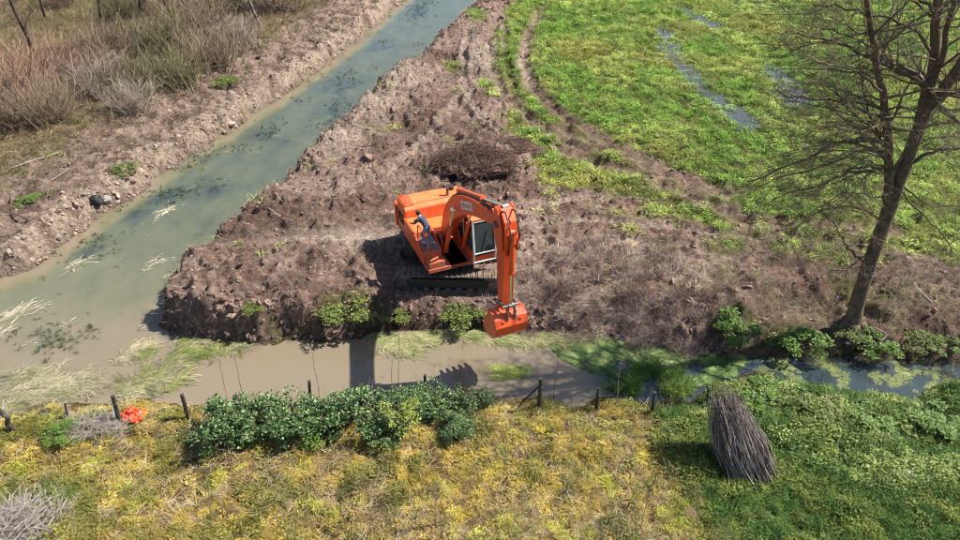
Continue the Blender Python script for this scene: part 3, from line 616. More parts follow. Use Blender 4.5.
# --- floating algae and cress in the ditch
x, y = rect(9000, [(545, 337), (600, 338), (650, 343), (690, 352), (745, 358), (735, 374), (700, 385), (640, 380), (590, 372), (560, 356)], 0)
nz = fbm(x, y, .9, 3, 441); k = rng.uniform(0, 1, len(x)) < .52 + 1.3 * nz; x, y, nz = x[k], y[k], nz[k]
tt = mixc((.07, .15, .045), (.33, .42, .15), sstep(-.3, .45, nz + .4 * fbm(x, y, .3, 2, 451)))
scatter('floating_cress', x, y, rng.uniform(.35, .8, len(x)), tt, HERB, z=.015, flat=.3, tilt=.05)
x, y = rect(3400, [(700, 350), (760, 357), (830, 354), (900, 362), (965, 370), (965, 386), (915, 406), (880, 394), (790, 380), (735, 372)], 0)
nz = fbm(x, y, .8, 3, 446); k = rng.uniform(0, 1, len(x)) < -.02 + 1.1 * nz; x, y = x[k], y[k]
scatter('floating_leaves', x, y, rng.uniform(.3, .7, len(x)), mixc((.12, .17, .06), (.30, .33, .12), rng.uniform(0, 1, len(x))), HERB, z=.0, flat=.12, tilt=.05)
# --- flattened reeds
x, y = rect(680, [(75, 396), (110, 362), (150, 345), (180, 340), (250, 343), (250, 350), (205, 356), (188, 378), (172, 392), (120, 400)], 0)
nz = fbm(x, y, 1.0, 3, 461); k = rng.uniform(0, 1, len(x)) < .22 + 1.3 * nz; x, y, nz = x[k], y[k], nz[k]
c = mixc((.22, .29, .05), (.42, .37, .25), sstep(-.05, .5, nz + rng.normal(0, .25, len(x)) + .5 * (x < -12.6)))
scatter('flattened_reeds', x, y, rng.uniform(.35, .85, len(x)), c * rng.uniform(.55, 1.1, (len(x), 1)), STRAND, z=.01, tilt=.06, yaw=.5 + rng.normal(0, .8, len(x)))
x, y = rect(560, [(-30, 400), (0, 378), (50, 366), (90, 378), (85, 398), (40, 405), (0, 418), (-30, 420)], 0)
k = rng.uniform(0, 1, len(x)) < .22 + 1.4 * fbm(x, y, .8, 3, 471); x, y = x[k], y[k]
scatter('matted_reeds', x, y, rng.uniform(.35, .9, len(x)), mixc((.18, .20, .07), (.42, .36, .28), rng.uniform(0, 1, len(x))), STRAND, z=.02, tilt=.06, yaw=.6 + rng.normal(0, .8, len(x)))
x, y = rect(520, [(370, 336), (500, 333), (600, 338), (560, 350), (500, 344), (440, 342), (410, 356), (375, 350)], 0); k = rng.uniform(0, 1, len(x)) < .45 + 1.2 * fbm(x, y, .7, 3, 475); x, y = x[k], y[k]
scatter('bank_foot_reeds', x, y, rng.uniform(.4, .7, len(x)), mixc((.20, .26, .06), (.46, .41, .25), rng.uniform(0, 1, len(x))), STRAND, z=.01, tilt=.06, yaw=rng.normal(0, .5, len(x)))
x, y = rect(34, [(490, 368), (525, 368), (525, 378), (490, 378)], 0)
scatter('ditch_weed', x, y, rng.uniform(.3, .5, len(x)), mixc((.22, .30, .06), (.40, .44, .12), rng.uniform(0, 1, len(x))), STRAND, z=.01, tilt=.06, yaw=rng.normal(0, .4, len(x)))
x, y = wedge(2600, 15.5, 40, .8); k = (field('dw', x, y) < -.15) & (rng.uniform(0, 1, len(x)) < .18 + .9 * fbm(x, y, 1.5, 3, 491)) & (x < 6); x, y = x[k], y[k]
scatter('floating_debris', x, y, rng.uniform(.12, .4, len(x)), mixc((.10, .085, .045), (.42, .38, .22), rng.uniform(0, 1, len(x)) ** 1.5), TWIG_FLAT + STRAND[:2], z=.0, tilt=.05)
# --- weed standing in the canal
X_, Y_ = [], []
for (u, v, rx, ry, n) in [(185, 163, .8, .7, 90), (200, 150, .9, .6, 80), (165, 196, .9, .6, 90), (180, 192, .8, .5, 60), (215, 183, .5, .4, 30), (85, 250, .8, .7, 80), (48, 335, .9, .5, 110), (60, 345, .6, .4, 60), (345, 78, .9, 1.6, 110), (415, 14, .9, 2.2, 130), (425, 5, .7, 1.5, 70),
                          (270, 132, .6, .6, 60), (240, 148, .6, .4, 40), (385, 42, .3, .4, 16), (418, 44, .3, .4, 16), (338, 108, .5, .8, 50), (320, 125, .6, .6, 40), (300, 100, .3, .3, 12), (100, 240, .4, .3, 25)]:
    c_ = at(u, v, 0); X_.append(rng.normal(c_[0], rx * .85, n)); Y_.append(rng.normal(c_[1], ry * .95, n))
x = np.concatenate(X_); y = np.concatenate(Y_); k = (field('dw', x, y) < -.2) & (rng.uniform(0, 1, len(x)) < .6); x, y = x[k], y[k]
scatter('canal_weed', x, y, rng.uniform(.4, .85, len(x)), mixc((.05, .068, .04), (.17, .18, .10), rng.uniform(0, 1, len(x))), TUFT, z=-.02, tilt=.4)
# --- tufts on the bank lip and water edge
x, y = wedge(9000, 16, 60, .6); d_ = field('dw', x, y); k = (d_ > .02) & (d_ < .9) & (rng.uniform(0, 1, len(x)) < .25 + 1.0 * fbm(x, y, 1.6, 3, 481)) & (field('near', x, y) + (x > 1) * (y < 24) + (field('left', x, y) > .5) * .2 > .3); x, y = x[k], y[k]
scatter('bank_grass', x, y, rng.uniform(.5, 1.1, len(x)), mixc((.10, .15, .03), (.34, .32, .11), rng.uniform(0, 1, len(x))), TUFT, tilt=.3)

# ------------------------------------------------------------------ excavator
ORANGE = mat('orange_paint', (.72, .085, .018), .42, 0, .12, 3, .08, 18, .5, dirt=((.34, .16, .10), .53, 6.0))
ORANGE_FADE = mat('faded_orange_paint', (.80, .165, .045), .5, 0, .14, 2.5, .06, 14, .45, dirt=((.52, .27, .17), .55, 5.0))
ORANGE_DUSTY = mat('dusty_orange_paint', (.46, .10, .045), .7, 0, .25, 6, .1, 20, .3, dirt=((.22, .15, .12), .50, 7.0))
STEEL = mat('worn_steel', (.20, .18, .17), .5, .7, .3, 9, .2, 30, .5, dirt=((.14, .095, .07), .5, 6))
CHROME = mat('chromed_rod', (.75, .75, .76), .18, 1.0, .05)
RUBBER = mat('black_rubber_hose', (.018, .018, .019), .55, 0, .2)
DARK = mat('black_machinery', (.03, .028, .027), .6, 0, .3)
GREYP = mat('pale_grey_paint', (.50, .51, .50), .45, 0, .1, 5, 0, 10, .4, dirt=((.30, .26, .22), .62, 6))
MUDTRACK = mat('muddy_track_steel', (.09, .072, .06), .85, .1, .35, 8, .5, 25, .3, dirt=((.24, .17, .135), .46, 5))
GLASS = mat('cab_glass', (.16, .20, .20), .05, 0, .05, 3, 0, 10, .8); 
_g = GLASS.node_tree.nodes['Principled BSDF']; _g.inputs['Transmission Weight'].default_value = .75; _g.inputs['IOR'].default_value = 1.1; _g.inputs['Specular IOR Level'].default_value = .5
DECAL = mat('pale_decal', (.62, .62, .66), .4, 0, .05); DECALR = mat('decal_lettering', (.45, .05, .03), .45, 0, .05)
SEATM = mat('dark_seat_cloth', (.06, .06, .065), .9, 0, .2)

EX_HEAD = math.radians(23.0); EX_POS = (-1.3, 22.48, .93)
ex = thing('excavator', 'orange tracked excavator on the muddy bank, boom and bucket reaching over the ditch', 'excavator', EX_POS, -(PI / 2 - EX_HEAD))
P_FOOT, P_BEND, P_TIP, P_PIN = np.array([.2, 1.75]), np.array([1.60, 3.92]), np.array([5.25, 5.06]), np.array([5.42, 1.88])
# undercarriage, lying east-west on the pad
uc_rot = (0, 0, (PI / 2 - EX_HEAD) + math.radians(-2)); uc_loc = (.30, 0.0, -.10)
g = Geo(); g.box((0, 0, .62), (1.9, 1.7, .35)); g.box((0, 0, .86), (1.2, 1.2, .22))
for s in (-1, 1): g.box((0, s * 1.1, .45), (3.1, .30, .36)); g.box((.9, s * .8, .52), (.5, .7, .26)); g.box((-.9, s * .8, .52), (.5, .7, .26))
g.build('track_frame', DARK, ex, uc_loc, uc_rot, bevel=.03)
def track_path(n, L=1.66, r=.42, zc=.44):
    per = 4 * L + 2 * PI * r; out = []
    for i in range(n):
        s = per * i / n
        if s < 2 * L: out.append((-L + s, zc + r, 0))
        elif s < 2 * L + PI * r: a = (s - 2 * L) / r; out.append((L + r * math.sin(a), zc + r * math.cos(a), a))
        elif s < 4 * L + PI * r: out.append((L - (s - 2 * L - PI * r), zc - r, PI))
        else: a = (s - 4 * L - PI * r) / r + PI; out.append((-L + r * math.sin(a), zc + r * math.cos(a), a))
    return out
for sd in (-1, 1):
    g = Geo()
    for (px, pz, a) in track_path(46):
        g.box((px, sd * 1.1, pz), (.175, .60, .035), 0, (0, a, 0))
        nx, nz_ = math.sin(a), math.cos(a); g.box((px + nx * .03, sd * 1.1, pz + nz_ * .03), (.025, .60, .045), 0, (0, a, 0))
        g.box((px - nx * .05, sd * 1.1, pz - nz_ * .05), (.15, .18, .07), 0, (0, a, 0))
    tr = g.build('track', MUDTRACK, ex, uc_loc, uc_rot)
    for xw, rw, nm in ((-1.66, .36, 'idler_wheel'), (1.66, .36, 'drive_sprocket')):
        g = Geo(); g.tube([(xw, sd * 1.1 - .12, .44), (xw, sd * 1.1 + .12, .44)], [rw, rw], 18); g.tube([(xw, sd * 1.1 - .17, .44), (xw, sd * 1.1 + .17, .44)], [.14, .14], 12); g.build(nm, STEEL, tr)
    for k in range(7):
        g = Geo(); xr = -1.25 + k * .417; g.tube([(xr, sd * 1.1 - .14, .16), (xr, sd * 1.1 + .14, .16)], [.11, .11], 10); g.build('track_roller', STEEL, tr)
g = Geo(); g.tube([(0, 0, .92), (0, 0, 1.10)], [.58, .58], 28); g.build('slew_ring', STEEL, ex)
# upper works
g = Geo(); g.box((-.45, 0, 1.16), (4.0, 2.55, .16)); g.prism([(-2.2, 1.08), (1.55, 1.08), (1.55, 1.24), (-2.2, 1.24)], -.42, .30); g.build('deck', ORANGE_DUSTY, ex, bevel=.02)
cw = [(-2.25, -1.34), (-2.25, 1.34), (-2.55, 1.30), (-2.76, 1.05), (-2.86, .5), (-2.88, 0), (-2.86, -.5), (-2.76, -1.05), (-2.55, -1.30)]
g = Geo(); n = len(cw); zz = (1.05, 2.06); g.add([(a, b, z) for z in zz for a, b in cw], [tuple(range(n)), tuple(range(2 * n - 1, n - 1, -1))] + [(i, (i + 1) % n, n + (i + 1) % n, n + i) for i in range(n)])
cwo = g.build('counterweight', ORANGE, ex, bevel=.06, seg=3)
for s in (-1, 1):
    g = Geo(); g.tube([(-2.5, s * .6, 2.05), (-2.5, s * .6, 2.16), (-2.42, s * .6, 2.20), (-2.34, s * .6, 2.16), (-2.34, s * .6, 2.05)], .025, 6); g.build('lifting_eye', DARK, cwo)
g = Geo(); g.prism([(-2.22, 1.24), (-2.22, 2.30), (-2.10, 2.44), (-1.30, 2.44), (-1.16, 2.30), (-1.16, 1.24)], -1.27, 1.27); hood = g.build('engine_hood', ORANGE_FADE, ex, bevel=.05, seg=3)
g = Geo(); g.box((-1.7, -.1, 2.455), (.75, 1.5, .035)); g.build('hood_panel', ORANGE_FADE, hood, bevel=.012)
g = Geo(); g.box((-1.7, -1.03, 2.39), (.86, .40, .16)); g.build('hood_end_cover', ORANGE, hood, bevel=.04)
for k in range(5):
    g = Geo(); g.box((-2.0 + k * .15, -1.28, 1.75), (.05, .02, .5)); g.build('vent_slot', DARK, hood)
g = Geo(); g.tube([(-1.45, .62, 2.4), (-1.45, .62, 2.75), (-1.50, .62, 2.85)], .06, 10); g.build('exhaust_pipe', STEEL, hood)
g = Geo(); g.tube([(-1.9, .95, 2.4), (-1.9, .95, 2.58)], .11, 12); g.build('air_intake_cap', DARK, hood)
# right side: tank, tool box and stepped deck edge
g = Geo(); g.box((-.55, -.93, 1.62), (1.15, .66, .76)); tk = g.build('fuel_tank', ORANGE_FADE, ex, bevel=.04)
g = Geo(); g.tube([(-.75, -.95, 1.98), (-.75, -.95, 2.07)], .075, 12); g.build('filler_cap', DARK, tk)
g = Geo(); g.box((.58, -.93, 1.50), (1.05, .66, .56)); tb = g.build('tool_box', ORANGE_DUSTY, ex, bevel=.03)
g = Geo(); g.box((.58, -.93, 1.79), (.95, .56, .02)); g.build('tread_plate', STEEL, tb)
g = Geo(); g.box((1.30, -.93, 1.36), (.42, .62, .26)); g.build('front_step', ORANGE_DUSTY, ex, bevel=.02)
for k in range(3):
    g = Geo(); g.box((.95 - .16 * k, -1.262, 1.5), (.07, .006, .34), 0, (0, .5, 0)); g.build('warning_stripe', DECAL, tb)
g = Geo(); g.prism([(-1.16, 1.24), (1.1, 1.24), (1.1, 1.62), (.0, 2.02), (-1.16, 2.02)], -1.335, -1.27); g.build('side_skirt', ORANGE, ex, bevel=.012)
def rail(parent, pts): g = Geo(); g.tube(pts, .022, 6); return g.build('handrail', ORANGE, parent, smooth=True)
rail(ex, [(1.45, -1.22, 1.45), (1.42, -1.22, 2.35), (1.32, -1.22, 2.45), (.35, -1.22, 2.5), (.25, -1.22, 2.42), (.22, -1.22, 1.8)])
rail(ex, [(-2.0, -1.15, 2.42), (-2.0, -1.15, 2.66), (-1.4, -1.15, 2.66), (-1.4, -1.15, 2.42)])
# middle bay with pumps and hoses
g = Geo(); g.box((-.75, -.05, 1.52), (.78, .9, .56)); g.build('pump_cover', ORANGE_FADE, ex, bevel=.03)
g = Geo(); g.box((-.15, -.1, 1.42), (.42, .55, .34)); [g.tube([(-.15 + .1 * k, -.35 + .09 * k, 1.55), (-.1 + .1 * k, -.3 + .09 * k, 1.78), (.2, -.2 + .06 * k, 1.86)], .03, 6) for k in range(4)]
g.build('valve_block', DARK, ex, bevel=.0)
g = Geo()
for s in (-1, 1): g.prism([(-.25, 1.24), (.62, 1.24), (.45, 1.86), (.2, 1.98), (.0, 1.90)], s * .36 - .03, s * .36 + .03)
g.build('boom_bracket', ORANGE, ex, bevel=.01)
g = Geo(); g.prism([(-1.1, 1.24), (.9, 1.24), (.9, 1.55), (.1, 1.95), (-1.1, 2.0)], -.575, -.52); g.build('inner_skirt', ORANGE, ex, bevel=.01)
# cab on the machine's left
CX0, CX1, CY0, CY1, CZ0, CZ1 = -.05, 1.70, .42, 1.34, 1.20, 2.90
g = Geo(); side = [(CX0, CZ0), (CX1, CZ0), (CX1 + .03, 1.62), (CX1 - .14, CZ1), (CX0 + .05, CZ1), (CX0, 2.2)]
g.box(((CX0 + CX1) / 2, (CY0 + CY1) / 2, CZ0 + .03), (CX1 - CX0, CY1 - CY0, .06))
g.box((CX0 + .03, (CY0 + CY1) / 2, 1.6), (.05, CY1 - CY0 - .06, .78)); g.box(((CX0 + CX1) / 2, CY1 - .03, 1.42), (CX1 - CX0 - .06, .045, .42)); g.box(((CX0 + CX1) / 2, CY0 + .03, 1.42), (CX1 - CX0 - .06, .045, .42))
g.box((CX1 - .01, (CY0 + CY1) / 2, 1.36), (.05, CY1 - CY0 - .05, .30))
cab = g.build('cab', ORANGE, ex, bevel=.012)
def post(a, b, w=.035): g = Geo(); g.tube([a, b], w, 6); return g.build('cab_pillar', GREYP, cab)
FX = lambda z: CX1 + .03 - (z - 1.62) * .17 / 1.28
for yy in (CY0 + .03, CY1 - .03):
    post((CX1 - .01, yy, CZ0), (FX(1.62), yy, 1.62), .045); post((FX(1.62), yy, 1.62), (FX(CZ1), yy, CZ1), .045); post((CX0 + .03, yy, CZ0), (CX0 + .06, yy, CZ1)); post((.72, yy, 1.6), (.74, yy, CZ1), .03)
post((FX(1.62), CY0, 1.62), (FX(1.62), CY1, 1.62)); post((CX1, CY0, CZ0 + .03), (CX1, CY1, CZ0 + .03), .05); post((FX(CZ1), CY0, CZ1 - .02), (FX(CZ1), CY1, CZ1 - .02))
g = Geo(); g.box(((CX0 + FX(CZ1)) / 2, (CY0 + CY1) / 2, CZ1 + .05), (FX(CZ1) - CX0 + .06, CY1 - CY0 + .04, .10)); rf = g.build('roof', ORANGE_FADE, cab, bevel=.035, seg=3)
g = Geo(); g.box((.62, .88, CZ1 + .115), (.55, .5, .03)); g.build('roof_hatch', DARK, rf, bevel=.01)
def pane(vs): g = Geo(); v = np.array(vs, float); nrm = np.cross(v[1] - v[0], v[3] - v[0]); nrm /= np.linalg.norm(nrm); g.add(np.vstack([v, v + nrm * .008]), [(0, 1, 2, 3), (7, 6, 5, 4), (0, 4, 5, 1), (1, 5, 6, 2), (2, 6, 7, 3), (3, 7, 4, 0)]); return g.build('window_pane', GLASS, cab)
pane([(FX(1.66), CY0 + .07, 1.66), (FX(1.66), CY1 - .07, 1.66), (FX(2.84), CY1 - .07, 2.84), (FX(2.84), CY0 + .07, 2.84)])
pane([(CX1 + .02, CY0 + .08, 1.50), (CX1 + .02, CY1 - .08, 1.50), (FX(1.60), CY1 - .08, 1.60), (FX(1.60), CY0 + .08, 1.60)])
for yy in (CY0 + .03, CY1 - .04):
    pane([(CX0 + .08, yy, 1.64), (.69, yy, 1.64), (.70, yy, 2.84), (CX0 + .1, yy, 2.84)]); pane([(.76, yy, 1.64), (FX(1.64) - .06, yy, 1.64), (FX(2.84) - .06, yy, 2.84), (.77, yy, 2.84)])
pane([(CX0 + .04, CY0 + .08, 2.02), (CX0 + .04, CY1 - .08, 2.02), (CX0 + .06, CY1 - .08, 2.84), (CX0 + .06, CY0 + .08, 2.84)])
g = Geo(); g.box((.55, .88, 1.62), (.5, .5, .14)); g.box((.32, .88, 1.98), (.12, .48, .66), 0, (0, -.12, 0)); g.box((.28, .88, 2.36), (.09, .26, .16)); g.build('operator_seat', SEATM, cab, bevel=.03)
g = Geo(); g.box((.85, .62, 1.55), (.3, .14, .5)); g.box((.85, 1.14, 1.55), (.3, .14, .5)); g.tube([(.95, .62, 1.8), (1.0, .62, 2.0)], .018, 6); g.tube([(.95, 1.14, 1.8), (1.0, 1.14, 2.0)], .018, 6); g.build('control_console', DARK, cab)
g = Geo(); g.tube([(FX(1.7) + .03, .75, 1.7), (FX(2.5) + .03, 1.0, 2.5)], .012, 5); g.build('wiper', DARK, cab)
g = Geo(); g.tube([(1.62, 1.34, 1.7), (1.8, 1.5, 2.1), (1.8, 1.5, 2.25)], .014, 5); g.box((1.8, 1.5, 2.32), (.04, .18, .28)); g.build('side_mirror', DARK, cab)
# boom
def offset_profile(path, halves):
    P = np.asarray(path, float); T = np.gradient(P, axis=0); T /= np.linalg.norm(T, axis=1)[:, None]; Nn = np.stack([-T[:, 1], T[:, 0]], -1); hh = np.asarray(halves)[:, None]
    return [tuple(q) for q in P + Nn * hh] + [tuple(q) for q in (P - Nn * hh)[::-1]]
def bez(a, b, c, n=9): t = np.linspace(0, 1, n)[:, None]; return (1 - t) ** 2 * a + 2 * t * (1 - t) * b + t * t * c
ctl = 2 * P_BEND - .5 * (P_FOOT + P_TIP); ctl = P_BEND + (ctl - P_BEND) * .55
bp_ = np.vstack([bez(P_FOOT, ctl + np.array([-.15, .1]), P_TIP, 13)])
hv = np.interp(np.linspace(0, 1, 13), [0, .12, .45, .85, 1], [.17, .30, .46, .30, .19])
g = Geo(); hv = hv * .86; g.prism(offset_profile(bp_, hv), -.23, .23); boom = g.build('boom', ORANGE, ex, bevel=.03)
g = Geo(); g.tube([(P_TIP[0], -.38, P_TIP[1]), (P_TIP[0], .38, P_TIP[1])], .11, 14); g.build('pivot_pin', STEEL, boom)
g = Geo(); g.tube([(P_FOOT[0], -.44, P_FOOT[1]), (P_FOOT[0], .44, P_FOOT[1])], .11, 14); g.build('foot_pin', STEEL, boom)
i7 = bp_[8]; tdir = bp_[9] - bp_[7]; ang = math.atan2(tdir[1], tdir[0])
for s in (-1, 1):
    g = Geo(); g.box((i7[0], s * .236, i7[1]), (1.05, .008, .28), 0, (0, -ang, 0)); dc = g.build('decal', DECAL, boom)
    for k in range(6):
        off = -.38 + k * .15; g = Geo(); g.box((i7[0] + math.cos(ang) * off, s * .243, i7[1] + math.sin(ang) * off), (.07, .006, .16), 0, (0, -ang, 0)); g.build('lettering_bar', DECALR, dc)
g = Geo(); up = np.stack([-np.gradient(bp_, axis=0)[:, 1], np.gradient(bp_, axis=0)[:, 0]], -1); up /= np.linalg.norm(up, axis=1)[:, None]
for yy in (-.14, -.07, .07, .14): g.tube([(bp_[i][0] + up[i][0] * (hv[i] + .035), yy, bp_[i][1] + up[i][1] * (hv[i] + .035)) for i in range(1, 12)], .022, 5)
g.build('hose_run', RUBBER, boom)
def ram(name, a, b, y, r=.085, frac=.55, parent=ex):
    a = np.array([a[0], y, a[1]]); b = np.array([b[0], y, b[1]]); m_ = a + (b - a) * frac
    g = Geo(); g.tube([a, m_], r, 14); g.tube([m_ - (m_ - a) * .04, m_ + (b - a) * .01], r * 1.18, 14); g.tube([a + np.array([0, -.09, 0]), a + np.array([0, .09, 0])], r * 1.0, 10); cy = g.build(name, ORANGE, parent, smooth=False)
    g = Geo(); g.tube([m_, b], r * .55, 12); g.tube([b + np.array([0, -.09, 0]), b + np.array([0, .09, 0])], r * .9, 10); g.build('piston_rod', CHROME, cy); return cy
bm_at = bp_[6]
for s in (-1, 1): ram('boom_cylinder', (.85, 1.45), tuple(bm_at + np.array([.05, -.08])), s * .36, .085, .58)
# arm
adir = (P_PIN - P_TIP) / np.linalg.norm(P_PIN - P_TIP); an = np.array([-adir[1], adir[0]])      # an points outward (away from machine)
top = P_TIP - adir * .52 - an * .02
pf = [top + an * .13, P_TIP - adir * .2 + an * .40, P_TIP + adir * .35 + an * .46, P_TIP + adir * .95 + an * .34, P_PIN + an * .13, P_PIN + adir * .13, P_PIN - an * .13, P_TIP + adir * .5 - an * .20, P_TIP + adir * .05 - an * .22, top - an * .16]
g = Geo(); g.prism([tuple(q) for q in pf], -.205, .205); arm = g.build('arm', ORANGE, ex, bevel=.025)
for s in (-1, 1):
    g = Geo(); wing = [top + an * .10, P_TIP + an * .34, P_TIP + adir * .75 + an * .36, P_TIP + adir * .95 + an * .05, P_TIP + adir * .3 - an * .26, P_TIP - an * .25, top - an * .12]
    g.prism([tuple(q) for q in wing], s * .262 - .03, s * .262 + .03); g.build('arm_cheek', ORANGE, arm, bevel=.01)
# arm ram lies on top of the boom; bucket ram runs down the outer face of the arm
bt = bp_[6] + up[6] * (hv[6] + .13)
ram('arm_cylinder', tuple(bt), tuple(top), 0.0, .10, .56)
bk_a = P_TIP + adir * .05 + an * .56; link_pt = P_PIN - adir * .42 + an * .42
ram('bucket_cylinder', tuple(bk_a), tuple(link_pt), 0.0, .085, .55)
g = Geo()
for s in (-1, 1):
    g.tube([(link_pt[0], s * .2, link_pt[1]), ((P_PIN - adir * .38)[0], s * .26, (P_PIN - adir * .38)[1])], .05, 8); g.tube([(link_pt[0], s * .13, link_pt[1]), ((P_PIN + an * .46 + adir * .1)[0], s * .13, (P_PIN + an * .46 + adir * .1)[1])], .05, 8)
g.tube([(link_pt[0], -.3, link_pt[1]), (link_pt[0], .3, link_pt[1])], .05, 10); g.build('bucket_linkage', STEEL, ex)
g = Geo(); g.tube([(P_PIN[0], -.40, P_PIN[1]), (P_PIN[0], .40, P_PIN[1])], .075, 12); g.build('bucket_pin', STEEL, arm)
g = Geo(); 
for yy in (-.16, .16):
    q0 = bp_[10] + up[10] * .3; g.tube([(q0[0], yy, q0[1]), (P_TIP[0] + .35, yy, P_TIP[1] + .55), (P_TIP[0] + .75, yy * .8, P_TIP[1] - .1), ((P_TIP + adir * .9 + an * .42)[0], yy * .6, (P_TIP + adir * .9 + an * .42)[1])], .024, 6)
g.build('hose', RUBBER, arm, smooth=True)
# bucket, curled under with the teeth towards the machine
bk = [(-.16, .10), (.30, .16), (.56, -.02), (.70, -.34), (.66, -.72), (.40, -1.04), (.0, -1.18), (-.62, -1.10)]
B = lambda p: (P_PIN[0] + p[0] * .8, P_PIN[1] + p[1] * .8)
outer = [B(p) for p in bk]; ctr = np.array(B((.05, -.5))); inner = [tuple(np.array(q) + (ctr - np.array(q)) / np.linalg.norm(ctr - np.array(q)) * .045) for q in outer]
HWB = .54; g = Geo(); n = len(outer)
vv = [(a, yy, b) for yy in (-HWB, HWB) for a, b in outer] + [(a, yy, b) for yy in (-HWB, HWB) for a, b in inner]; ff = []
for i in range(n - 1): ff += [(i, i + 1, n + i + 1, n + i), (2 * n + i + 1, 2 * n + i, 3 * n + i, 3 * n + i + 1)]
ff += [(n - 1, 2 * n - 1, 4 * n - 1, 3 * n - 1), (0, 2 * n, 3 * n, n)]
for i in range(n - 1): ff += [(i, 2 * n + i, 2 * n + i + 1, i + 1), (n + i, n + i + 1, 3 * n + i + 1, 3 * n + i)]
g.add(vv, ff); bucket = g.build('bucket', ORANGE, ex)
for s in (-1, 1):
    g = Geo(); pr = [B(p) for p in bk] + [B((-.50, -.62)), B((-.22, -.18))]; g.prism(pr, s * HWB - .022, s * HWB + .022); g.build('bucket_side', ORANGE, bucket)
    g = Geo(); g.prism([B((-.16, .16)), B((.16, .26)), B((.42, .14)), B((.30, .06)), B((-.16, .0))], s * .27 - .025, s * .27 + .025); g.build('bucket_ear', ORANGE, bucket)
    g = Geo(); g.box((P_PIN[0] + .62 * .8, s * .30, P_PIN[1] - .32), (.05, .09, .5)); g.build('wear_strip', ORANGE_DUSTY, bucket, bevel=.01)
for k in range(5):
    yk = -HWB + .08 + k * (2 * HWB - .16) / 4; t0 = np.array(B((-.52, -1.11))); g = Geo()
    g.add([(t0[0], yk - .06, t0[1] - .05), (t0[0], yk + .06, t0[1] - .05), (t0[0], yk + .06, t0[1] + .05), (t0[0], yk - .06, t0[1] + .05), (t0[0] - .30, yk - .035, t0[1] + .03), (t0[0] - .30, yk + .035, t0[1] + .03), (t0[0] - .30, yk + .035, t0[1] + .05), (t0[0] - .30, yk - .035, t0[1] + .05)],
          [(0, 1, 2, 3), (7, 6, 5, 4), (0, 4, 5, 1), (1, 5, 6, 2), (2, 6, 7, 3), (3, 7, 4, 0)]); g.build('bucket_tooth', STEEL, bucket)

